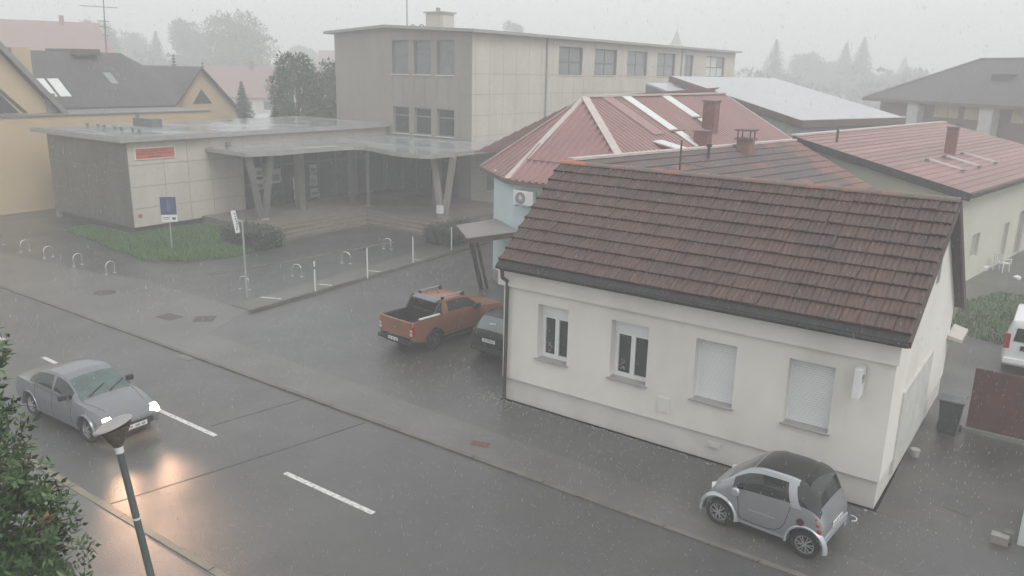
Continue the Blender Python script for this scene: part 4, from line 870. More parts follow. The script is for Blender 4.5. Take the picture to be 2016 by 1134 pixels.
TREES = [(-118.8, 64.0, 14.0, 3.2, 'b', 'pale far tree beside the red-roofed far house'), (-127.8, 78.5, 14.0, 2.8, 'c', 'faint far conifer left of the big round trees'),
 (-116.7, 77.3, 15.1, 3.8, 'b', 'faint far round tree, smaller one of the pair'), (-100.6, 74.2, 15.1, 5.4, 'b', 'broad far tree, largest crown above the ochre gable'),
 (-75.9, 48.3, 9.9, 1.3, 'c', 'small pointed evergreen just above the ochre house ridge'), (-63.1, 46.6, 7.6, 1.9, 'c', 'dark conifer right behind the triangular gable'),
 (-54.6, 45.6, 9.9, 2.4, 'b', 'fresh green tree beside the concrete block, left of its pair'), (-56.3, 50.4, 10.1, 2.3, 'b', 'dark green tree touching the concrete block corner'),
 (-70.3, 47.7, 9.2, .8, 'c', 'thin pointed evergreen behind the gable peak'), (-87.5, 121.9, 17.0, 2.4, 'b', 'faint tree top peeping over the concrete block roof'),
 (-47.3, 142.3, 15.1, 4.4, 'w', 'dark broad conifer standing behind the white-roofed hall'), (-49.5, 167.9, 12.8, 4.2, 'b', 'faint round tree between the broad and twin conifers'),
 (-42.8, 169.7, 15.6, 3.7, 'c', 'faint conifer, shorter of the twin pair'), (-38.7, 165.5, 16.4, 3.9, 'c', 'faint conifer, taller of the twin pair'),
 (-40.0, 211.2, 13.9, 3.6, 'c', 'very faint conifer beside the hipped roof'), (-70.7, 176.4, 15.0, 3.0, 'b', 'very faint tree beyond the end of the concrete block'),
 (-49.4, 183.5, 11.0, 5.8, 'b', 'wide faint tree mass below the twin conifers'), (-53.4, 42.4, 6.4, 1.2, 'c', 'small dark evergreen bush at the wing roof edge'),
 (-147.7, 84.2, 13.6, 4.6, 'b', 'very faint tree behind the roof aerial'), (-162.5, 77.4, 13.0, 5.2, 'b', 'very faint tree behind the red-roofed far house'),
 (-137.4, 116.3, 12.4, 3.8, 'b', 'very faint tree left of the concrete block'),
 (-30, 158, 9.5, 4.5, 'b', 'faint low tree behind the hall eave'), (-24, 150, 8.6, 3.6, 'b', 'faint low bushy tree near the hipped roof corner')]
for i, (x, y, z, R, k, lb) in enumerate(TREES):
    root = thing('conifer_tree' if k in 'cw' else 'broadleaf_tree', lb, 'tree', (x, y, 0), local=True, rz=i, group='background trees')
    near = math.hypot(x, y) < 95
    if not near: root.location = (x * 1.75, y * 1.75, 0); z = 9.06 + (z - 9.06) * 1.75; R *= 1.75
    lf = .34 if near else 1.0
    if k == 'b': a, b = broad_tree(i, R, z, 46, 190 if near else 150, lf, None)
    elif k == 'w': a, b = conifer(i, R * 1.1, z, 34, None, 1.2)
    else: a, b = conifer(i, R * 1.15, z, 32, None, .45 * max(R, 1.2) * .62)
    raw_build(a, 'trunk', barkm, root); raw_build(b, 'crown', treeg if k == 'b' else treed, root)
# far wood on the horizon
r = random.Random(11); mb = MB()
for i in range(260):
    t = r.random(); ax = -86 + 92 * t; D = r.uniform(235, 330); x, y = D * sin(RD(ax)), D * cos(RD(ax)); h = r.uniform(5, 10.5)
    for j in range(55):
        v = rv(r); p = Vector((x, y, h * .55)) + Vector((v.x * 5.5, v.y * 5.5, v.z * h * .5)); leaf_quad(mb, p, v + rv(r), Vector((0, 0, 1)), 2.2, .75)
o = raw_build(mb, 'far_wood', treed, None); o['kind'] = 'stuff'; o['label'] = 'far wood fading into the rain'; o['category'] = 'wood'
# near shrub on the left
NS = thing('magnolia_shrub', 'dark green large-leaved shrub by the near footway', 'shrub', (-9.8, 2.95, .05), local=True)
r = random.Random(21); cr1, cr2, st_ = MB(), MB(), MB()
st_.tube((0, 0, -.1), (0.1, 0, 3.2), .09, .05, 8)
lobes = [((.15, .05, 5.5), .5), ((.35, .15, 5.1), .48), ((.4, .12, 4.6), .7), ((.85, .35, 4.5), .45), ((.2, 0, 3.9), 1.0), ((.95, .3, 3.95), .6), ((1.2, .45, 3.85), .36), ((.7, .1, 3.3), .8), ((-.5, -.2, 4.9), .9), ((-.6, .1, 3.6), 1.0), ((0.2, -.6, 3.6), .9), ((.68, .36, 5.95), .27), ((.6, .28, 5.55), .34), ((.72, .32, 5.05), .34), ((-.2, 0, 5.7), .5), ((.6, .4, 2.9), .7), ((.3, 0, 2.4), .8), ((1.0, .5, 4.25), .33)]
for c, rad in lobes:
    c = Vector(c); st_.tube((.05, 0, max(.8, c.z - 1.6)), tuple(c), .03, .012, 5, False)
    ntw = int(150 * rad * rad) + 14
    for i in range(ntw):
        v = rv(r); p = c + v * rad * r.uniform(.35, 1.02); tw = (v + Vector((0, 0, .5)) + rv(r) * .5).normalized()
        bronze = r.random() < .05
        for j in range(9):
            a = j * 2.4; s1 = tw.orthogonal().normalized(); s2 = tw.cross(s1)
            d = (tw * .55 + s1 * cos(a) + s2 * sin(a)); leaf_quad(cr2 if bronze else cr1, p + tw * (.02 * j), d, tw, r.uniform(.08, .14), r.uniform(.018, .028))
raw_build(st_, 'stem', barkm, NS); raw_build(cr1, 'foliage', leafm, NS); raw_build(cr2, 'young_foliage', leafm2, NS)
# hedges by the steps
def hedge(x0, x1, y0, y1, h, label, seed):
    o = thing('clipped_hedge', label, 'hedge', ((x0 + x1) / 2, (y0 + y1) / 2, 0), group='hedges at the steps'); r = random.Random(seed)
    mb = MB(); mb.box(x0 + .12, x1 - .12, y0 + .12, y1 - .12, 0, h - .12); mb.build('core', mat('hedge_core', (.02, .026, .016), rough=.9), o)
    mb = MB(); O = Vector(ORG[o.name])
    for i in range(2600):
        p = Vector((r.uniform(x0, x1), r.uniform(y0, y1), r.uniform(.05, h))); f = r.randrange(5)
        if f == 0: p.z = h
        elif f == 1: p.x = x0
        elif f == 2: p.x = x1
        elif f == 3: p.y = y0
        else: p.y = y1
        p += rv(r) * .09; leaf_quad(mb, p - O, rv(r), Vector((0, 0, 1)), .13, .035)
    raw_build(mb, 'foliage', hedgem, o)
hedge(-36.2, -33.2, 24.9, 26.6, .95, 'clipped dark hedge between the grass and the steps', 1)
hedge(-28.5, -26.7, 31.9, 35, .95, 'clipped dark hedge at the blue house end of steps', 2)
# grass in front of the wing
gp = [(-45.3, 21.4), (-41, 20.9), (-38.6, 20.5), (-35.5, 20.25), (-33.8, 21.4), (-33.0, 23.6), (-33.4, 24.8), (-36.3, 25), (-38.5, 28), (-41.2, 28), (-41.5, 22.9), (-45.5, 22.9)]
mb = MB(); mb.slab([(x, y, .07) for x, y in gp], .16); struct('lawn', mb, lawnm)
def inside(x, y, P_):
    c = False
    for (x0, y0), (x1, y1) in zip(P_, P_[1:] + P_[:1]):
        if (y0 > y) != (y1 > y) and x < (x1 - x0) * (y - y0) / (y1 - y0) + x0: c = not c
    return c
def blades(name, P_, n, z, L, label):
    r = random.Random(31); mb = MB(); xs = [p[0] for p in P_]; ys = [p[1] for p in P_]
    while n > 0:
        x, y = r.uniform(min(xs), max(xs)), r.uniform(min(ys), max(ys))
        if not inside(x, y, P_): continue
        n -= 1; a = r.uniform(0, 2 * pi); d = Vector((cos(a) * .5, sin(a) * .5, 1)); p = Vector((x, y, z)); s_ = Vector((-sin(a), cos(a), 0)) * .018
        k = len(mb.v); q = p + d * L * r.uniform(.5, 1.2); mb.v += [tuple(p - s_), tuple(p + s_), tuple(q)]; mb.f.append((k, k + 1, k + 2))
    o = raw_build(mb, name, grassm, None); o['kind'] = 'stuff'; o['label'] = label; o['category'] = 'grass'
blades('grass', gp, 26000, .06, .2, 'bright green grass in front of the wing')
blades('verge_grass', [(-18, 4), (-12.5, 4), (-12.5, 5.0), (-13.0, 5.65), (-14.2, 6.05), (-15.5, 5.85), (-18, 5.85)], 16000, .02, .12, 'grass of the near verge below the shrub')
blades('yard_grass', [(-3.5, 33), (-1, 32), (1.5, 33), (2, 40), (-2.5, 41), (-3.6, 38)], 9000, .02, .13, 'thin grass in the yard behind the white house')

# ================================================================== STREET FURNITURE
L = thing('street_lamp', 'leaning green street lamp with flat white disc top', 'street lamp', (-10.6, 5.83, 0.05))
lb_, lt = Vector((-10.6, 5.83, .05)), Vector((-10.835, 5.515, 3.56)); ax = (lt - lb_).normalized()
lampg = mat('lamp_pole_green', (.10, .125, .115), (.08, .10, .095), rough=.45, scale=6)
mb = MB(); mb.tube(lb_, lb_ + ax * .9, .085, .075, 12); mb.tube(lb_ + ax * .9, lt, .058, .05, 12); mb.build('pole', lampg, L, smooth=True)
mb = MB(); mb.tube(lb_ + ax * 2.42, lb_ + ax * 2.45, .062, .062, 12); mb.build('pole_band', whitemet, L)
rot = Vector((0, 0, 1)).rotation_difference(ax).to_matrix()
def lathe_ax(prof, base, n=28):
    m2 = MB(); m2.lathe(prof, (0, 0, 0), n=n); m2.v = [tuple(rot @ Vector(v) + base) for v in m2.v]; return m2
lathe_ax([(.0, 0), (.06, 0), (.06, .1), (.0, .1)], lt).build('collar', whitemet, L, smooth=True)
lathe_ax([(.06, 0.1), (.08, .13), (.23, .40), (.25, .43), (0, .43)], lt).build('lantern', mat('dirty_lantern', (.17, .13, .09), (.07, .06, .05), rough=.25, scale=9), L, smooth=True)
rot0 = rot; rot = Matrix.Rotation(RD(-14), 3, Vector((-.578, .816, 0))) @ rot
lathe_ax([(0, 0), (.265, .005), (.285, .02), (.265, .04), (0, .07)], lt + ax * .43, 36).build('disc_top', mat('lamp_disc', (.34, .335, .315), (.29, .285, .27), rough=.5), L, smooth=True)
# pole with hanging sign
N = thing('pole_sign', 'tilted white sign hung on a tall thin grey pole', 'sign', (-26.53, 19.24, .03))
mb = MB(); mb.tube((-26.53, 19.24, .02), (-26.53, 19.24, 3.2), .04, n=8); mb.tube((-26.53, 19.24, 3.12), (-26.85, 19.24, 3.2), .025, n=6); mb.build('pole', steel, N)
mb = MB(); mb.bar((-27.08, 19.24, 3.52), (-26.84, 19.24, 2.66), .34, .035, (1, .6, .3)); pn = mb.build('panel', whitemet, N)
mb = MB(); r = random.Random(4); nrm = Vector((-1, 0, 0))
bd = (Vector((-26.84, 19.24, 2.66)) - Vector((-27.08, 19.24, 3.52))).normalized(); sd2 = bd.cross(Vector((1, .6, .3))).normalized(); up2 = sd2.cross(bd)
for s_ in (1, -1):
    for k in range(7):
        p = Vector((-27.08, 19.24, 3.52)) + bd * (.14 + k * .1) + sd2 * r.uniform(-.07, .07) + up2 * (.019 * s_); mb.bar(p - sd2 * .05, p + sd2 * .06, .05, .003, up2)
mb.build('print', signink, pn)
N = thing('info_sign', 'blue information sign with white strip on post in grass', 'sign', (-36.5, 22.3, .07))
mb = MB(); mb.tube((-36.5, 22.3, .05), (-36.5, 22.3, 2.62), .035, n=8); mb.build('post', steel, N)
Fi = (-36.5 - .32, 22.26, .8, -.6); Fi = (-36.68, 21.98, .62, .785)
mb = MB(); mb.fbox(Fi, (0, .72), (.0, .03), (1.85, 2.72)); mb.build('blue_panel', signblue, N)
mb = MB(); mb.fbox(Fi, (0.02, .74), (.0, .03), (1.5, 1.84)); wp = mb.build('white_strip', whitemet, N)
mb = MB(); mb.fbox(Fi, (.5, .66), (.03, .034), (1.6, 1.72)); mb.fbox(Fi, (.08, .4), (.03, .034), (1.7, 1.73)); mb.fbox(Fi, (.08, .36), (.03, .034), (1.62, 1.65)); mb.build('arrow_mark', signink, wp)
mb = MB(); mb.fbox(Fi, (.3, .4), (.03, .034), (2.0, 2.55)); mb.fbox(Fi, (.42, .5), (.03, .034), (2.05, 2.4)); mb.build('coat_mark', mat('faded_print', (.14, .13, .2), rough=.5), N)
# white delineator posts along the lane
for i, (x, y, h) in enumerate(((-25.05, 21.45, 1.36), (-25.2, 24.55, 1.38), (-25.68, 28.02, 1.28), (-26.16, 31.45, 1.2))):
    mb = MB(); mb.tube((x, y, .05), (x, y, .05 + h), .03, n=8)
    o = thing('marker_post', ['white marker post with dark band near its top', 'white marker post second from the banded one', 'white marker post third from the banded one', 'white marker post closest to the porch shelter'][i], 'post', (x, y, .05), group='posts along the lane kerb')
    mb.build('shaft', whitemet, o)
    if i == 0: mb = MB(); mb.tube((x, y, 1.08), (x, y, 1.18), .034, n=8); mb.build('band', blackp, o)
# steel hoops
hoopm = mat('bright_steel_tube', (.75, .76, .77), (.7, .71, .72), rough=.22, metal=.9)
def hoop(x, y, ang_, label, group, sc=1):
    o = thing('steel_hoop', label, 'bike stand', (x, y, .03), group=group)
    mb = MB(); dx, dy = cos(ang_) * .3 * sc, sin(ang_) * .3 * sc; pts = [(x - dx, y - dy, .02), (x - dx, y - dy, .5 * sc)]
    pts += [(x - dx * cos(pi * k / 8), y - dy * cos(pi * k / 8), .5 * sc + .3 * sc * sin(pi * k / 8)) for k in range(1, 8)] + [(x + dx, y + dy, .5 * sc), (x + dx, y + dy, .02)]
    mb.path(pts, .02, 8); mb.build('tube', hoopm, o, smooth=True)
    mb = MB(); mb.tube((x - dx, y - dy, .02), (x - dx, y - dy, .045), .08, n=10); mb.tube((x + dx, y + dy, .02), (x + dx, y + dy, .045), .08, n=10); mb.build('foot_plate', steel, o)
for i, (x, y) in enumerate(((-34.4, 18.0), (-36.9, 17.85), (-39.4, 17.75), (-41.6, 17.7), (-43.9, 17.5))): hoop(x, y, RD(100), 'steel hoop on the footway edge, %s from the grass corner' % ['first', 'second', 'third', 'fourth', 'fifth'][i], 'hoops along the footway', .72)
for i, (x, y) in enumerate(((-27.85, 20.1), (-27.9, 22.9), (-28.1, 26.0), (-28.9, 29.6))): hoop(x, y, RD(20), 'steel hoop facing the marker posts, %s' % ['right behind the tilted pole sign', 'second from the pole sign', 'third from the pole sign', 'closest to the steps'][i], 'hoops facing the marker posts', .72)
mb = MB(); mb.box(-30.55, -30.2, 35.35, 35.6, .95, 1.4); o = mb.build('letter_box', whitemet, None, origin=(-30.4, 35.5, .95)); tag(o, 'small white box fixed on the V column foot', 'box')

# ================================================================== YARD THINGS
Gt = thing('yard_gate', 'red-brown sheet gate on a low concrete sill', 'gate', (-.2, 23.42, 0))
for k in range(2):
    x = -1.66 + k * 1.48; mb = MB(); mb.box(x, x + 1.475, 23.40, 23.43, .14, 1.79); mb.build('sheet', gatem, Gt)
mb = MB(); mb.box(-1.66, 1.3, 23.43, 23.48, .35, .45); mb.box(-1.66, 1.3, 23.43, 23.48, 1.45, 1.55); mb.build('rail', gatem, Gt)
mb = MB(); mb.box(-1.72, 1.3, 23.3, 23.5, -.02, .13); mb.build('concrete_sill', mat('mossy_concrete', (.22, .235, .2), (.15, .17, .14), rough=.6, scale=5), Gt)
Bn = thing('wheelie_bin', 'dark grey wheelie bin between house wall and red-brown gate', 'bin', (-2.02, 23.0, 0))
mb = MB(); k = 0
prof = [(.02, .2), (.3, .225), (.9, .27), (.98, .30)]
for (z0, a0), (z1, a1) in zip(prof, prof[1:]):
    q0 = [(-a0, -a0 * 1.1), (a0, -a0 * 1.1), (a0, a0 * 1.1), (-a0, a0 * 1.1)]; q1 = [(-a1, -a1 * 1.1), (a1, -a1 * 1.1), (a1, a1 * 1.1), (-a1, a1 * 1.1)]
    for i in range(4):
        j = (i + 1) % 4; mb.quad((-2.02 + q0[i][0], 23 + q0[i][1], z0), (-2.02 + q0[j][0], 23 + q0[j][1], z0), (-2.02 + q1[j][0], 23 + q1[j][1], z1), (-2.02 + q1[i][0], 23 + q1[i][1], z1))
mb.build('body', tubm, Bn)
mb = MB(); mb.slab([(-2.34, 22.66, 1.0), (-1.70, 22.66, 1.0), (-1.72, 23.0, 1.06), (-2.32, 23.0, 1.06)], .04); mb.slab([(-2.32, 23.0, 1.06), (-1.72, 23.0, 1.06), (-1.70, 23.36, 1.02), (-2.34, 23.36, 1.02)], .04); mb.build('lid', mat('bin_lid', (.13, .145, .15), rough=.3), Bn)
mb = MB(); mb.tube((-2.3, 23.38, 1.0), (-1.74, 23.38, 1.0), .02, n=6); mb.build('handle', tubm, Bn)
for s_ in (-2.28, -1.76): mb = MB(); mb.tube((s_ - .03, 23.22, .1), (s_ + .03, 23.22, .1), .1, n=12); mb.build('wheel', rubber, Bn)
mb = MB(); mb.box(-.48, -.16, 17.6, 17.82, .02, .2); o = mb.build('concrete_block_loose', MATS['concrete_joint'], None, origin=(-.3, 17.7, .02), bevel=.01); o.name = 'loose_block'; tag(o, 'loose grey concrete block lying at the yard entrance', 'block')
mb = MB(); mb.box(-.28, -.1, 17.78, 17.95, .02, .25); o = mb.build('loose_block', kerbm, None, origin=(-.2, 17.85, .02), bevel=.01); tag(o, 'paler upright stone beside the loose concrete block', 'block')
mb = MB(); mb.box(-.02, .35, 17.85, 19.6, -.02, 1.05); o = mb.build('white_wall_end', mat('greenish_white', (.62, .68, .64), rough=.6), None, origin=(.15, 18.7, 0), bevel=.01); tag(o, 'end of a low white wall at the yard entrance', 'wall')
def garden_chair(x, y, rz, label):
    o = thing('garden_chair', label, 'chair', (x, y, .02), local=True, rz=rz); 
    for a in (-.24, .24):
        for b in (-.22, .22): m2 = MB(); m2.tube((a * 1.1, b * 1.1, 0), (a, b, .42), .025, n=6); m2.build('leg', pvc, o)
    m2 = MB(); m2.box(-.27, .27, -.26, .26, .42, .46); m2.build('seat', pvc, o)
    for k in range(5): m2 = MB(); m2.bar((-.2 + k * .1, .26, .46), (-.2 + k * .1, .36, .9), .06, .02, (0, 1, 0)); m2.build('back_slat', pvc, o)
    m2 = MB(); m2.bar((-.26, .36, .9), (.26, .36, .9), .05, .04); m2.build('back_rail', pvc, o)
    for a in (-.29, .29): m2 = MB(); m2.bar((a, -.25, .65), (a, .3, .66), .05, .03); m2.tube((a, -.24, .44), (a, -.24, .65), .02, n=6); m2.build('armrest', pvc, o)
garden_chair(-2.95, 45.6, 2.6, 'white plastic garden chair before the cream house')
mb = MB(); mb.lathe([(.0, 0), (.34, 0), (.4, .2), (.36, .22), (0, .2)], (-3.8, 45.3, .03), n=16); o = mb.build('white_tub', pvc, None, origin=(-3.8, 45.3, .03)); tag(o, 'upturned white tub lying near the garden chair', 'tub')
mb = MB(); mb.lathe([(.0, 0), (.16, 0), (.18, .12), (0, .2)], (-2.15, 44.2, .03), n=12); o = mb.build('white_pot', pvc, None, origin=(-2.15, 44.2, .03)); tag(o, 'small white pot on the yard past the garden chair', 'pot')
# pale debris washed to the wall foot
r = random.Random(8); mb = MB()
for i in range(360):
    if i < 150: x, y = r.gauss(-12.75, .4), 17.25 + r.gauss(0, .3); 
    elif i < 345: x, y = r.uniform(-12.4, -2.7), 17.38 - abs(r.gauss(0, .07))
    else: x, y = r.uniform(-2.6, -1), r.uniform(16.3, 18.6)
    if y > 17.42 and x > -12.85: y = 17.3
    s_ = r.uniform(.008, .022); mb.lathe([(0, 0), (s_, .004), (s_ * .8, .014), (0, .016)], (x, y, .027), n=5)
o = mb.build('hailstones', mat('washed_grit', (.45, .44, .41), (.2, .2, .18), rough=.5, island=True), None); o['kind'] = 'stuff'; o['label'] = 'pale grit washed to the house wall foot'; o['category'] = 'grit'
mb = MB()
for k in range(20):
    t0, t1 = 2 * pi * k / 20, 2 * pi * (k + 1) / 20; mb.bar((-2.97 + .12 * cos(t0), 16.8 + .12 * sin(t0), .035), (-2.97 + .12 * cos(t1), 16.8 + .12 * sin(t1), .035), .02, .012)
o = mb.build('white_ring', whitemet, None, origin=(-2.97, 16.8, .03)); tag(o, 'white ring lying on the asphalt behind the small car', 'ring')

# rain splashing up from the hard ground
r = random.Random(77); mb = MB()
for i in range(6500):
    D = 10 + 26 * r.random() ** .8; a = RD(r.uniform(-72, 2)); x, y = D * sin(a), D * cos(a)
    if not (7.7 < y < 17.2 or (x < -14.5 and y < 34 and x > -32)) : continue
    z = .03 if y > 14.2 else 0
    for k in range(r.choice((1, 1, 2, 3))):
        q = r.uniform(.004, .009); px, py, pz = x + r.gauss(0, .03), y + r.gauss(0, .03), z + .01 + abs(r.gauss(0, .03)); n0 = len(mb.v)
        mb.v += [(px - q, py, pz), (px + q, py, pz), (px, py + q, pz), (px, py, pz + q * 2.2), (px, py, pz - q)]
        mb.f += [(n0, n0 + 1, n0 + 3), (n0 + 1, n0 + 2, n0 + 3), (n0 + 2, n0, n0 + 3), (n0 + 1, n0, n0 + 4), (n0 + 2, n0 + 1, n0 + 4), (n0, n0 + 2, n0 + 4)]
o = raw_build(mb, 'rain_splashes', mat('splash_water', (.40, .41, .415), (.3, .31, .315), rough=.2), None); o['kind'] = 'stuff'; o['label'] = 'rain drops splashing on the asphalt'; o['category'] = 'splashes'

# ================================================================== VEHICLES
def pchip(xs, ys):
    n = len(xs); h = [xs[i + 1] - xs[i] for i in range(n - 1)]; d = [(ys[i + 1] - ys[i]) / h[i] for i in range(n - 1)]; m = [0] * n
    m[0], m[-1] = d[0], d[-1]
    for i in range(1, n - 1): m[i] = 0 if d[i - 1] * d[i] <= 0 else 2 * d[i - 1] * d[i] / (d[i - 1] + d[i])
    def f(x):
        i = 0
        while i < n - 2 and x > xs[i + 1]: i += 1
        t = (x - xs[i]) / h[i]; return (2 * t**3 - 3 * t**2 + 1) * ys[i] + (t**3 - 2 * t**2 + t) * h[i] * m[i] + (-2 * t**3 + 3 * t**2) * ys[i + 1] + (t**3 - t**2) * h[i] * m[i + 1]
    return f
def car_loft(st, ns, label, parts, root, axles, arch, cap_rear=None, shear=None):
    xs = [s_[0] for s_ in st]; fs = [pchip(xs, [s_[k] for s_ in st]) for k in range(1, 10)]
    X = sorted(set([xs[0] + (xs[-1] - xs[0]) * i / ns for i in range(ns + 1)]))
    seg = [4, 5, 7, 8]; ring = []; 
    def section(x):
        zs, ys, zm, ym, zb, yb, zr, yr_, zc = [f(x) for f in fs]; pts = []
        for i in range(seg[0]): t = i / seg[0]; pts.append((ys + (ym - ys) * sin(t * pi / 2), zs + (zm - zs) * t, t))
        for i in range(seg[1]): t = i / seg[1]; pts.append((ym + (yb - ym) * (1 - cos(t * pi / 2)), zm + (zb - zm) * t, 1 + t))
        for i in range(seg[2]): t = i / seg[2]; bl = .025 * sin(pi * t) * min(1, (zr - zb) / .3); pts.append((yb + (yr_ - yb) * t + bl, zb + (zr - zb) * t, 2 + t))
        for i in range(seg[3] + 1): t = i / seg[3]; y = yr_ * (1 - t); pts.append((y, zr + (zc - zr) * (1 - (1 - t) ** 2.2), 3 + t))
        return pts
    XX = []
    for x in X:
        base = section(x)
        if shear:
            pts = []; xr = []
            for j, (y, z, s_) in enumerate(base):
                x2 = min(max(x + shear(x, s_), xs[0]), xs[-1]); q = section(x2)[j] if x2 != x else (y, z, s_); pts.append(q); xr.append(x2)
        else: pts = base; xr = [x] * len(base)
        ring.append(pts); XX.append(xr)
    np_ = len(ring[0]); full = 2 * np_ - 1
    V_ = [];
    for i, x in enumerate(X):
        for (y, z, s_), xq in zip(ring[i], XX[i]): V_.append([xq, -y, z])
        for (y, z, s_), xq in reversed(list(zip(ring[i], XX[i]))[:-1]): V_.append([xq, y, z])
    faces = {}
    removed = set()
    for i in range(len(X) - 1):
        for j in range(full - 1):
            jj = j if j < np_ - 1 else full - 2 - j
            s_ = (ring[i][jj][2] + ring[i][jj + 1][2]) / 2; xm = (X[i] + X[i + 1]) / 2
            zc_ = (ring[i][jj][1] + ring[i][jj + 1][1] + ring[i + 1][jj][1] + ring[i + 1][jj + 1][1]) / 4
            f = (i * full + j, (i + 1) * full + j, (i + 1) * full + j + 1, i * full + j + 1)
            xq_ = (XX[i][jj] + XX[i + 1][jj]) / 2
            if s_ < 2 and any((xq_ - ax_) ** 2 + (zc_ - az) ** 2 < arch ** 2 for ax_, az in axles): removed.add(f); continue
            faces.setdefault(label(xm, s_, zc_) or 'body', []).append(f)
    used = {v for fl in faces.values() for f in fl for v in f}
    for f in removed:
        for v in f:
            if v in used:
                for ax_, az in axles:
                    dx, dz = V_[v][0] - ax_, V_[v][2] - az; dd = math.hypot(dx, dz)
                    if dd < arch * 1.35 and dd > .01: V_[v][0] = ax_ + dx * arch / dd; V_[v][2] = az + dz * arch / dd; break
    n = len(X) - 1
    faces.setdefault(cap_rear or 'body', []).append(tuple(range(0, full))); faces['body'].append(tuple(n * full + q for q in range(full - 1, -1, -1)))
    outp = {}
    groups = []
    for nm, fl in faces.items():
        if nm == 'body': groups.append((nm, fl)); continue
        par_ = {}
        def find(a):
            while par_.setdefault(a, a) != a: a = par_[a]
            return a
        for f in fl:
            for v in f[1:]: par_[find(v)] = find(f[0])
        comp = {}
        for f in fl: comp.setdefault(find(f[0]), []).append(f)
        groups += [(nm, c) for c in comp.values()]
    for nm, fl in groups:
        m, par = parts[nm]
        idx = {}; mb = MB()
        for f in fl:
            for v in f:
                if v not in idx: idx[v] = len(mb.v); mb.v.append(tuple(V_[v]))
            mb.f.append(tuple(idx[v] for v in f))
        outp[nm] = mb.build(nm, m, root, smooth=True)
    car_loft.section = section
    return outp
def seam(root, pts, side, nm='panel_gap'):           # thin dark shut line following the body surface; pts are (x, ring position)
    mb = MB(); P3 = []
    for x, sv in pts:
        sec = car_loft.section(x)
        for (y0, z0, s0), (y1, z1, s1) in zip(sec, sec[1:]):
            if s0 <= sv <= s1 + 1e-6:
                t = (sv - s0) / (s1 - s0); P3.append((x, side * (y0 + (y1 - y0) * t + .001), z0 + (z1 - z0) * t)); break
    for a, b in zip(P3, P3[1:]): mb.bar(a, b, .012, .006, (0, 1, 0))
    return mb.build(nm, blackp, root)
def vline(x, s0=.3, s1=2.05, n=9): return [(x, s0 + (s1 - s0) * k / n) for k in range(n + 1)]
def wheel(root, x, y, r, wd, rimm, spokes=6, double=False, rimr=.66):
    s_ = 1 if y > 0 else -1
    mb = MB(); mb.lathe([(r * rimr, -wd / 2), (r * .93, -wd / 2), (r, -wd * .3), (r, wd * .3), (r * .93, wd / 2), (r * rimr, wd / 2), (r * rimr, -wd / 2)], (x, y, r), 'y', 28); wo2 = mb.build('wheel', rubber, root, smooth=True)
    mb = MB(); o_ = y + s_ * wd * .42; mb.lathe([(r * rimr, 0), (r * rimr * .9, s_ * -.0), (r * rimr * .86, s_ * -.03)], (x, o_, r), 'y', 28)
    mb.lathe([(0, s_ * .0), (r * .13, s_ * 0), (r * .15, s_ * -.02)], (x, o_, r), 'y', 14)
    for k in range(spokes):
        for dd in ((-.13, .13) if double else (0,)):
            t = 2 * pi * k / spokes; a0, a1 = t + dd * .3, t + dd * 1.6
            mb.bar((x + r * .1 * cos(a0), o_, r + r * .1 * sin(a0)), (x + r * rimr * .95 * cos(a1), o_ - s_ * .005, r + r * rimr * .95 * sin(a1)), r * (.07 if double else .13), .025, (0, 1, 0))
    mb.build('rim', rimm, wo2)
    mb = MB(); mb.lathe([(0, -s_ * wd * .1), (r * rimr, -s_ * wd * .1)], (x, y, r), 'y', 20); mb.build('brake_disc', blackp, wo2)
def archring(root, name, x, z, y, r0, r1, depth, m, a0=-8, a1=188):
    s_ = 1 if y > 0 else -1; mb = MB(); n = 22; ring = []
    for i in range(n + 1):
        t = RD(a0 + (a1 - a0) * i / n); c, s2 = cos(t), sin(t)
        ring.append([(x + r0 * c, y - s_ * depth, z + r0 * s2), (x + r0 * c, y + s_ * .035, z + r0 * s2), (x + (r0 + .03) * c, y + s_ * .05, z + (r0 + .03) * s2), (x + r1 * c, y - s_ * .02, z + r1 * s2)])
    for a, b in zip(ring, ring[1:]):
        for q in range(3): mb.quad(a[q], b[q], b[q + 1], a[q + 1])
    return mb.build(name, m, root, smooth=True)
def paint_mat(name, c, metal=.0, rough=.3): return mat(name, c, tuple(x * .94 for x in c), rough=rough, metal=metal, coat=.6, scale=3)
silver = paint_mat('silver_paint', (.30, .315, .33), .45); silver2 = paint_mat('pale_silver_paint', (.43, .455, .48), .35)
orange = paint_mat('orange_paint', (.275, .108, .05), .25, .45); darkcar = mat('dark_green_paint', (.014, .018, .017), rough=.3, spec=.35); whitecar = paint_mat('white_paint', (.78, .79, .80)); sedanp = paint_mat('sedan_silver', (.19, .20, .215), .35)
cargl = mat('car_glass', (.018, .022, .022), (.014, .017, .017), rough=.05, spec=.7); sedgl = mat('windscreen_glass', (.10, .15, .135), (.06, .09, .085), rough=.06, spec=.6, scale=3)
rimm = mat('alloy_rim', (.62, .63, .64), (.55, .56, .57), rough=.25, metal=.8); tail = mat('tail_lamp_red', (.35, .02, .015), (.28, .015, .012), rough=.15); lampc = mat('clear_lamp', (.6, .6, .58), rough=.1)
platem = mat('plate_white', (.78, .78, .76), rough=.4); ink = mat('plate_ink', (.03, .03, .035), rough=.5)
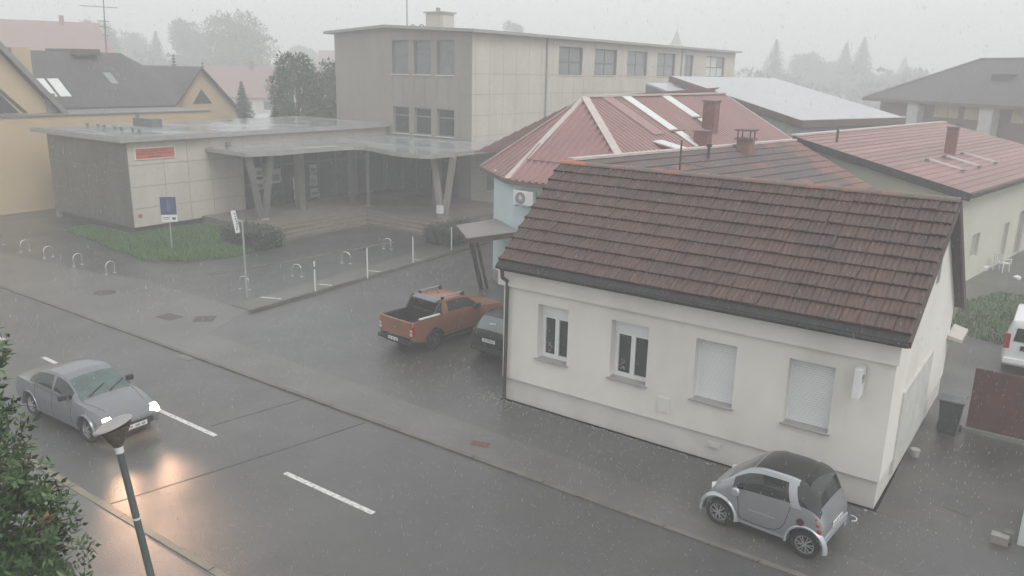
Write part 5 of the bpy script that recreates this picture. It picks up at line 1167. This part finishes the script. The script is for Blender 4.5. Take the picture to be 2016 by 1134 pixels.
def plate(root, x, y0, z, facing, txt=None, wd=.52):
    mb = MB(); mb.box(min(x, x + facing * .015), max(x, x + facing * .015), y0 - wd / 2, y0 + wd / 2, z - .055, z + .055); p = mb.build('number_plate', platem, root)
    if txt: text_mesh(txt, .085, 'plate_text', ink, p, xmat((x + facing * .017, y0, z), (0, facing, 0), (0, 0, 1)))
    else:
        mb = MB()
        for a, b in ((-.2, -.12), (-.06, .06), (.11, .2)): mb.box(x + facing * .015, x + facing * .017, y0 + a, y0 + b, z - .03, z + .03)
        mb.build('plate_print', mat('plate_grey', (.35, .35, .36), rough=.5), p)
# --- small two-seater
C = thing('microcar', 'small silver two-seater car with black roof parked by the white house', 'car', (-4.22, 15.46, .03), local=True, rz=RD(175.9))
st = [(-1.25, .42, .60, .55, .66, .72, .62, .74, .45, .75), (-1.20, .30, .68, .50, .73, .80, .68, .86, .50, .88), (-1.10, .26, .70, .50, .745, .92, .71, 1.10, .55, 1.13), (-.95, .24, .71, .50, .745, .97, .72, 1.36, .56, 1.40),
 (-.75, .24, .71, .5, .745, .98, .72, 1.45, .57, 1.50), (-.4, .24, .70, .5, .74, .96, .72, 1.49, .58, 1.55), (0, .24, .70, .5, .735, .93, .715, 1.48, .58, 1.545), (.3, .24, .70, .5, .735, .91, .71, 1.41, .57, 1.475),
 (.55, .24, .70, .5, .735, .90, .70, 1.25, .58, 1.30), (.80, .24, .70, .5, .735, .89, .69, 1.02, .60, 1.06), (.95, .25, .70, .5, .73, .85, .67, .91, .58, .95), (1.1, .28, .66, .5, .70, .74, .60, .80, .48, .84), (1.2, .32, .58, .5, .62, .62, .50, .66, .38, .69), (1.25, .38, .48, .48, .52, .54, .42, .56, .30, .57)]
def lab(x, s_, z):
    if 2.08 < s_ < 2.88:
        if -.46 < x < .62: return 'side_window'
        if -1.13 < x < -.62: return 'rear_window'
    if s_ >= 2.88 and s_ < 3.15: return 'safety_cell' if x > -.66 and x < .95 else ('rear_window' if -1.12 < x < -.66 else None)
    if s_ >= 3.15:
        if x < -.72 and x > -1.12: return 'rear_window'
        if -.72 <= x < .27: return 'roof'
        if .29 < x < .82: return 'windscreen'
    if 1.9 < s_ < 2.9 and -.62 <= x <= -.46: return 'safety_cell'
    if s_ < .22: return 'safety_cell'
    return None
def mshear(x, s_):
    wgt = max(0, 1 - abs(x + .58) / .42); wgt = wgt * wgt * (3 - 2 * wgt)
    k = max(0, min(1, 3 - s_)) if s_ > 2 else max(0, s_ - 1)
    return -.17 * k * k * wgt
blackroof = mat('black_roof_paint', (.025, .022, .022), (.018, .017, .017), rough=.3, coat=.3)
car_loft(st, 92, lab, {'body': (silver, C), 'side_window': (cargl, C), 'rear_window': (cargl, C), 'roof': (blackroof, C), 'windscreen': (mat('microcar_screen', (.09, .105, .10), (.06, .07, .068), rough=.06, spec=.6), C), 'safety_cell': (silver2, C)}, C, [(.88, .29), (-.92, .29)], .36, shear=mshear)
for x in (.88, -.92):
    for s_ in (-1, 1): wheel(C, x, s_ * .63, .285, .17, rimm, 6, True); archring(C, 'wheel_arch', x, .285, s_ * .715, .355, .44, .2, silver2)
mb = MB(); mb.box(-1.05, 1.05, -.5, .5, .16, .6); mb.box(-.5, .45, -.64, .64, .18, .5); mb.build('underbody', blackp, C)
for s_ in (-1, 1): seam(C, [(.54, 2.0), (.50, 1.7), (.46, 1.3), (.45, .9), (.43, .6), (.36, .4), (.1, .33), (-.15, .36), (-.33, .55), (-.43, .85), (-.5, 1.2), (-.54, 1.6), (-.58, 2.0)], s_, 'door_seam')
mb = MB(); mb.bar((.25, .733, .60), (-.3, .735, .62), .01, .02); mb.build('door_ridge', silver2, C)
for s_ in (-1, 1):
    mb = MB(); mb.lathe([(0, -.05), (.07, -.04), (.09, 0), (.07, .05), (0, .06)], (.5, s_ * .84, .95), 'y', 12); mb.build('mirror', silver2, C, smooth=True)
    mb = MB(); mb.bar((.5, s_ * .70, .9), (.5, s_ * .8, .94), .05, .04); mb.build('mirror_arm', blackp, C)
    for z in (.66, .77, .88): mb = MB(); mb.lathe([(0, .03), (.045, .02), (.055, 0)], (-1.16 + (z - .66) * .12, s_ * .63, z), 'y', 12) if 0 else mb.lathe([(0, .05), (.035, .04), (.055, .015), (.055, -.06)], (-1.155 + (z - .66) * .38, s_ * (.70 - (z - .66) * .12), z), 'y', 12); mb.build('tail_lamp', tail, C)
    mb = MB(); mb.tube((1.03, s_ * .5, .73), (1.13, s_ * .53, .71), .11, .1, 16); mb.build('headlight', lampc, C)
mb = MB(); mb.tube((-.80, .72, .74), (-.80, .752, .74), .075, n=18); mb.build('fuel_cap', mat('dark_red_cap', (.09, .02, .02), rough=.4), C)
mb = MB(); mb.xz([(-1.29, .42), (-1.22, .34), (-1.14, .36), (-1.16, .52), (-1.28, .54)], -.66, .66); mb.build('rear_bumper', silver2, C, bevel=.02)
plate(C, -1.265, 0, .66, -1)
mb = MB(); mb.bar((.82, -.3, .99), (.60, .1, 1.22), .02, .015); mb.build('wiper', blackp, C)
# --- silver saloon with its lights on
C = thing('silver_saloon', 'silver saloon driving on the wet road with headlights on', 'car', (-20.35, 9.66, 0), local=True, rz=RD(1.5))
st = [(-2.2, .40, .56, .55, .62, .78, .56, .80, .4, .81), (-2.1, .28, .70, .55, .76, .90, .69, .93, .52, .95), (-1.6, .24, .75, .55, .81, .95, .76, .98, .60, 1.00), (-1.3, .22, .76, .55, .82, .95, .77, 1.10, .60, 1.13), (-.9, .22, .77, .55, .82, .94, .77, 1.31, .57, 1.35),
 (-.5, .22, .77, .55, .82, .93, .77, 1.38, .57, 1.42), (0, .22, .77, .55, .82, .92, .77, 1.39, .57, 1.43), (.35, .22, .77, .55, .82, .91, .77, 1.32, .57, 1.36), (.7, .22, .77, .55, .82, .90, .76, 1.12, .61, 1.15), (1.0, .22, .77, .55, .82, .90, .75, .93, .65, .97), (1.5, .24, .76, .52, .81, .84, .72, .87, .55, .90), (2.0, .26, .70, .5, .75, .70, .64, .74, .45, .77), (2.15, .3, .6, .48, .66, .58, .52, .62, .35, .64), (2.2, .36, .5, .46, .56, .52, .44, .54, .3, .55)]
def lab(x, s_, z):
    if 2.1 < s_ < 2.9 and -1.28 < x < .72 and not -.22 < x < -.1: return 'side_window'
    if s_ > 3.06:
        if .36 < x < .98: return 'windscreen'
        if -1.5 < x < -.92: return 'rear_window'
    return None
car_loft(st, 88, lab, {'body': (sedanp, C), 'side_window': (cargl, C), 'windscreen': (sedgl, C), 'rear_window': (cargl, C)}, C, [(1.35, .31), (-1.3, .31)], .37)
for s_ in (-1, 1):
    for x in (.74, -.16, -1.0): seam(C, vline(x), s_)
    seam(C, [(.98 + .2 * k, 3.0) for k in range(5)], s_, 'bonnet_gap')
for x in (1.35, -1.3):
    for s_ in (-1, 1): wheel(C, x, s_ * .70, .31, .19, rimm, 7); archring(C, 'wheel_arch', x, .31, s_ * .79, .365, .42, .2, sedanp)
mb = MB(); mb.box(-1.9, 1.9, -.52, .52, .15, .65); mb.build('underbody', blackp, C)
mb = MB(); mb.xz([(.75, .905), (-1.3, .955), (-1.3, .965), (.75, .92)], -.80, -.785); mb.xz([(.75, .905), (-1.3, .955), (-1.3, .965), (.75, .92)], .785, .80); mb.build('window_trim', chrome, C)
hl = mat('lit_headlight', (1, .95, .85), rough=.1, emit=(1, .80, .55), estr=14)
for s_ in (-1, 1):
    mb = MB(); mb.xz([(1.97, .56), (2.15, .53), (2.13, .64), (1.98, .74), (1.92, .72)], s_ * .42 if s_ > 0 else -.70, s_ * .70 if s_ > 0 else -.42); mb.build('headlight', hl, C, bevel=.03)
    mb = MB(); mb.box(.5, .62, min(s_ * .80, s_ * .98), max(s_ * .80, s_ * .98), .93, 1.07); mb.build('mirror', blackp, C, bevel=.03)
    ld = bpy.data.lights.new('headlight_beam', 'SPOT'); ld.energy = 330; ld.color = (1, .58, .36); ld.spot_size = RD(54); ld.spot_blend = 1; ld.shadow_soft_size = .25
    lo = bpy.data.objects.new('headlight_beam', ld); COL.objects.link(lo); lo.parent = C; lo.location = (2.26, s_ * .56, .62); lo.rotation_euler = (RD(93.5), 0, RD(-90 - 20))
mb = MB(); mb.xz([(2.21, .36), (2.24, .40), (2.22, .52), (2.17, .52), (2.16, .36)], -.45, .45); mb.build('grille', blackp, C); plate(C, 2.245, 0, .42, 1)
mb = MB(); mb.bar((.98, -.45, 1.0), (.75, .1, 1.14), .02, .015); mb.bar((.98, .1, 1.0), (.75, .6, 1.12), .02, .015); mb.build('wiper', blackp, C)
# --- orange pickup
C = thing('orange_pickup', 'orange pickup truck with open black bed and roof rails', 'pickup', (-17.5, 20.75, .03), local=True, rz=RD(85), scale=.87)
st = [(-1.05, .42, .86, .8, .93, 1.25, .90, 1.72, .66, 1.76), (-.9, .42, .86, .8, .93, 1.26, .90, 1.77, .67, 1.82), (-.2, .42, .86, .8, .93, 1.26, .90, 1.79, .68, 1.85), (.4, .42, .86, .8, .93, 1.24, .90, 1.73, .68, 1.79), (.8, .42, .86, .8, .93, 1.22, .89, 1.48, .70, 1.53), (1.2, .42, .86, .8, .93, 1.18, .87, 1.22, .76, 1.26),
 (1.8, .42, .86, .8, .93, 1.12, .85, 1.16, .70, 1.20), (2.4, .46, .84, .8, .88, 1.02, .80, 1.06, .60, 1.10), (2.62, .5, .72, .75, .76, .92, .68, .95, .5, .97), (2.68, .52, .6, .72, .64, .85, .56, .87, .4, .88)]
def lab(x, s_, z):
    if 2.1 < s_ < 2.86 and -.72 < x < .92: return 'side_window'
    if s_ > 3.06 and .45 < x < 1.15: return 'windscreen'
    return None
car_loft(st, 70, lab, {'body': (orange, C), 'side_window': (cargl, C), 'windscreen': (cargl, C)}, C, [(1.72, .40)], .47)
for s_ in (-1, 1):
    for x in (.95, -.35): seam(C, vline(x, .3, 2.0), s_)
bx0, bx1 = -2.62, -1.05
arc = [(-1.50 + .47 * cos(RD(t)), .40 + .47 * sin(RD(t))) for t in range(180, -1, -15)]
outl = [(bx0, .55), (bx0 - .03, .9), (bx0, 1.24), (bx0 + .05, 1.28), (bx1, 1.28), (bx1, .45), (-1.03, .42)] + arc[::-1] + [(-1.97, .42)]
for s_ in (-1, 1):
    mb = MB(); mb.xz(outl, *sorted((s_ * .80, s_ * .93))); mb.build('bed_side', orange, C, bevel=.018)
    mb = MB(); mb.box(bx0 + .1, bx1, *sorted((s_ * .79, s_ * .88)), 1.275, 1.30); mb.build('bed_rail', blackp, C)
    if s_ < 0: mb = MB(); mb.bar((-2.25, s_ * .86, 1.34), (-1.2, s_ * .86, 1.34), .08, .05); mb.build('bed_grab_rail', whitemet, C)
    mb = MB(); mb.xz([(-1.05, 1.28), (-1.06, 1.74), (-.98, 1.80), (-1.12, 1.78), (-1.45, 1.28)], *sorted((s_ * .74, s_ * .82))); mb.build('sports_bar_fin', mat('dark_grey_trim', (.035, .035, .037), rough=.35), C, bevel=.01)
    mb = MB(); mb.xz([(-.85, 1.87), (-.75, 1.915), (.2, 1.925), (.32, 1.87), (.26, 1.87), (.16, 1.895), (-.72, 1.885), (-.78, 1.86)], *sorted((s_ * .60, s_ * .655))); rr = mb.build('roof_rail', steel, C)
    mb = MB(); mb.box(-.88, -.76, *sorted((s_ * .59, s_ * .665)), 1.79, 1.90); mb.box(.2, .34, *sorted((s_ * .59, s_ * .665)), 1.75, 1.90); mb.build('rail_foot', blackp, rr)
    mb = MB(); mb.box(bx0 - .045, bx0 + .06, *sorted((s_ * .78, s_ * .94)), .72, 1.12); tl = mb.build('tail_lamp', tail, C, bevel=.02)
    mb = MB(); mb.box(bx0 - .055, bx0 - .02, *sorted((s_ * .80, s_ * .92)), .78, .90); mb.box(bx0 - .055, bx0 - .02, *sorted((s_ * .80, s_ * .92)), .94, 1.02); mb.build('reverse_lamp', lampc, tl)
    mb = MB(); mb.box(.62, .85, *sorted((s_ * .92, s_ * 1.12)), 1.22, 1.42); mb.build('mirror', blackp, C, bevel=.03)
    for x in (1.72, -1.50): wheel(C, x, s_ * .80, .39, .25, mat('dark_alloy', (.16, .16, .165), rough=.35, metal=.6), 6); archring(C, 'wheel_arch', x, .40, s_ * .92, .46, .53, .2, blackp)
    mb = MB(); mb.box(-1.05, 1.2, *sorted((s_ * .80, s_ * .96)), .30, .38); mb.build('side_step', blackp, C, bevel=.01)
mb = MB(); mb.box(bx0, bx1, -.80, .80, .72, .76); mb.box(bx0 + .1, bx1, -.80, -.77, .76, 1.27); mb.box(bx0 + .1, bx1, .77, .80, .76, 1.27); mb.box(bx1 - .04, bx1 - .01, -.8, .8, .76, 1.27); mb.build('bed_liner', blackp, C)
mb = MB(); mb.box(bx0 - .04, bx0 + .06, -.78, .78, .66, 1.28); tg = mb.build('tailgate', orange, C, bevel=.02)
mb = MB(); mb.box(bx0 - .06, bx0 - .038, -.14, .14, 1.12, 1.18); mb.build('tailgate_handle', orange, tg)
mb = MB(); mb.lathe([(0, -.0), (1, 0)], (0, 0, 0), 'y', 20); mb.v = [(bx0 - .052, v[0] * .11, .98 + v[2] * .042) for v in mb.v]; mb.build('oval_emblem', chrome, tg)
mb = MB(); mb.box(bx0 - .17, bx0 + .05, -.9, .9, .44, .60); mb.box(bx0 - .2, bx0, -.45, .45, .42, .5); mb.build('rear_bumper', blackp, C, bevel=.03); plate(C, bx0 - .172, 0, .56, -1)
mb = MB(); mb.box(-2.3, 2.4, -.6, .6, .32, .7); mb.build('underbody', blackp, C)
mb = MB(); mb.quad((-1.062, -.76, 1.30), (-1.062, .76, 1.30), (-1.055, .60, 1.70), (-1.055, -.60, 1.70)); mb.build('rear_window', cargl, C)
mb = MB(); mb.xz([(-1.22, 1.72), (-.98, 1.80), (-.9, 1.84), (-1.08, 1.81), (-1.24, 1.76)], -.66, .66); mb.build('sports_bar_hoop', mat('grey_bar', (.17, .17, .18), rough=.3), C, bevel=.01)
mb = MB(); mb.tube((-.42, 0, 1.84), (-.55, 0, 2.02), .012, n=6); mb.lathe([(.05, 0), (.03, .03), (0, .04)], (-.42, 0, 1.845), n=10); mb.build('aerial', blackp, C)
# --- dark hatchback
C = thing('dark_hatchback', 'dark hatchback parked between the orange pickup and white house', 'car', (-14.62, 21.35, .03), local=True, rz=RD(88))
st = [(-1.85, .36, .62, .55, .68, .80, .64, .82, .5, .83), (-1.80, .26, .72, .55, .77, .90, .72, .95, .58, .97), (-1.62, .24, .75, .55, .80, .93, .75, 1.20, .58, 1.23), (-1.40, .22, .76, .55, .81, .93, .76, 1.37, .57, 1.41), (-.9, .22, .76, .55, .81, .92, .76, 1.42, .57, 1.46), (0, .22, .76, .55, .81, .91, .76, 1.41, .57, 1.45), (.4, .22, .76, .55, .81, .90, .75, 1.27, .58, 1.31), (.95, .22, .76, .55, .81, .90, .74, .94, .62, .97), (1.5, .25, .72, .52, .77, .78, .68, .82, .5, .85), (1.78, .3, .6, .48, .64, .60, .52, .64, .36, .66), (1.84, .36, .5, .46, .54, .52, .44, .54, .3, .55)]
def lab(x, s_, z):
    if 2.1 < s_ < 2.9 and -1.3 < x < .68 and not -.3 < x < -.2: return 'side_window'
    if s_ > 3.05:
        if -1.76 < x < -1.42: return 'rear_window'
        if .2 < x < .9: return 'windscreen'
    return None
car_loft(st, 80, lab, {'body': (darkcar, C), 'side_window': (cargl, C), 'rear_window': (mat('hatch_glass', (.20, .235, .24), (.16, .19, .195), rough=.08, spec=.6), C), 'windscreen': (cargl, C)}, C, [(1.15, .29), (-1.2, .29)], .35)
for x in (1.15, -1.2):
    for s_ in (-1, 1): wheel(C, x, s_ * .69, .29, .18, greym, 6)
for s_ in (-1, 1): mb = MB(); mb.xz([(-1.84, .70), (-1.74, .70), (-1.66, .98), (-1.74, .98)], *sorted((s_ * .60, s_ * .735))); mb.build('tail_lamp', mat('amber_tail_lamp', (.5, .10, .04), rough=.15), C)
plate(C, -1.855, 0, .72, -1, 'VZ 578-RM')
mb = MB(); mb.xz([(-1.90, .36), (-1.86, .30), (-1.6, .30), (-1.7, .50), (-1.88, .50)], -.72, .72); mb.build('rear_bumper', blackp, C, bevel=.02)
mb = MB(); mb.bar((-1.83, -.05, .84), (-1.83, .05, .84), .02, .05); mb.build('emblem', chrome, C)
mb = MB(); mb.box(-1.5, 1.5, -.52, .52, .15, .65); mb.build('underbody', blackp, C)
mb = MB(); mb.bar((-1.64, -.1, 1.24), (-1.66, .12, 1.22), .03, .05); mb.build('window_sticker', whitemet, C)
# --- white van
C = thing('white_van', 'white van seen from behind in the yard beyond the gate', 'van', (-.62, 31.3, .03), local=True, rz=RD(91))
st = [(-2.1, .36, .74, .6, .80, 1.0, .76, 1.60, .62, 1.64), (-2.05, .28, .82, .6, .87, 1.05, .84, 1.72, .68, 1.78), (-1.8, .26, .85, .6, .89, 1.05, .86, 1.76, .70, 1.83), (0, .26, .85, .6, .89, 1.05, .86, 1.78, .70, 1.85), (.5, .26, .85, .6, .89, 1.02, .85, 1.70, .70, 1.77), (1.05, .26, .85, .6, .89, 1.0, .84, 1.35, .70, 1.40), (1.45, .26, .84, .6, .88, .98, .82, 1.03, .70, 1.07), (1.95, .3, .76, .55, .8, .82, .72, .86, .55, .90), (2.1, .36, .6, .5, .64, .62, .56, .66, .4, .68)]
def lab(x, s_, z):
    if 2.1 < s_ < 2.85 and -1.7 < x < .9 and not -.5 < x < -.35: return 'side_window'
    if s_ > 3.06 and .55 < x < 1.4: return 'windscreen'
    return None
car_loft(st, 60, lab, {'body': (whitecar, C), 'side_window': (cargl, C), 'windscreen': (cargl, C)}, C, [(1.3, .32), (-1.3, .32)], .38)
for x in (1.3, -1.3):
    for s_ in (-1, 1): wheel(C, x, s_ * .74, .32, .2, greym, 6)
mb = MB(); mb.quad((-2.115, -.62, 1.08), (-2.115, .62, 1.08), (-2.112, .56, 1.52), (-2.112, -.56, 1.52)); mb.build('rear_window', cargl, C)
for s_ in (-1, 1): mb = MB(); mb.xz([(-2.12, .82), (-2.0, .82), (-1.98, 1.30), (-2.12, 1.30)], *sorted((s_ * .70, s_ * .87))); mb.build('tail_lamp', tail, C, bevel=.02)
mb = MB(); mb.xz([(-2.18, .36), (-2.12, .28), (-1.9, .28), (-2.0, .52), (-2.16, .52)], -.82, .82); mb.build('rear_bumper', whitecar, C, bevel=.02); plate(C, -2.12, 0, .88, -1)
mb = MB(); mb.box(-2.118, -2.112, -.4, .4, .80, .96); mb.build('plate_recess', blackp, C)
mb = MB(); mb.box(-1.7, 1.6, -.58, .58, .15, .65); mb.build('underbody', blackp, C)

# falling rain: single drops hanging in the air all over the place
r = random.Random(99); mb = MB()
for i in range(52000):
    D = 8 + 32 * r.random() ** .6; a = RD(r.uniform(-80, 12)); x, y, z = D * sin(a), D * cos(a), r.uniform(.1, 11)
    if -13.5 < x < -2.4 and 17 < y < 26 and z < 6.4: continue
    q = r.uniform(.0018, .0032); h = r.uniform(.022, .04); n0 = len(mb.v)
    mb.v += [(x, y, z + h), (x - q, y - q * .6, z), (x + q, y - q * .6, z), (x, y + q, z), (x, y, z - h * .35)]
    mb.f += [(n0, n0 + 1, n0 + 2), (n0, n0 + 2, n0 + 3), (n0, n0 + 3, n0 + 1), (n0 + 4, n0 + 2, n0 + 1), (n0 + 4, n0 + 3, n0 + 2), (n0 + 4, n0 + 1, n0 + 3)]
o = raw_build(mb, 'rain', mat('rain_water', (.56, .58, .59), (.54, .56, .57), rough=.1), None); o['kind'] = 'stuff'; o['label'] = 'rain drops falling through the air'; o['category'] = 'rain'

# ================================================================== HAZE (rain-filled air)
mb = MB(); mb.box(-400, 210, -70, 400, -1.2, 28); hz = mb.build('haze', whitemet, None); hz['kind'] = 'stuff'; hz['label'] = 'rain haze filling the air'; hz['category'] = 'haze'
hm = bpy.data.materials.new('rain_haze'); hm.use_nodes = True; n = hm.node_tree.nodes; n.clear()
pv = n.new('ShaderNodeVolumePrincipled'); pv.inputs['Color'].default_value = (.985, .992, 1, 1); pv.inputs['Density'].default_value = .0053; pv.inputs['Anisotropy'].default_value = .0
ou = n.new('ShaderNodeOutputMaterial'); hm.node_tree.links.new(pv.outputs[0], ou.inputs['Volume'])
hz.data.materials.clear(); hz.data.materials.append(hm)
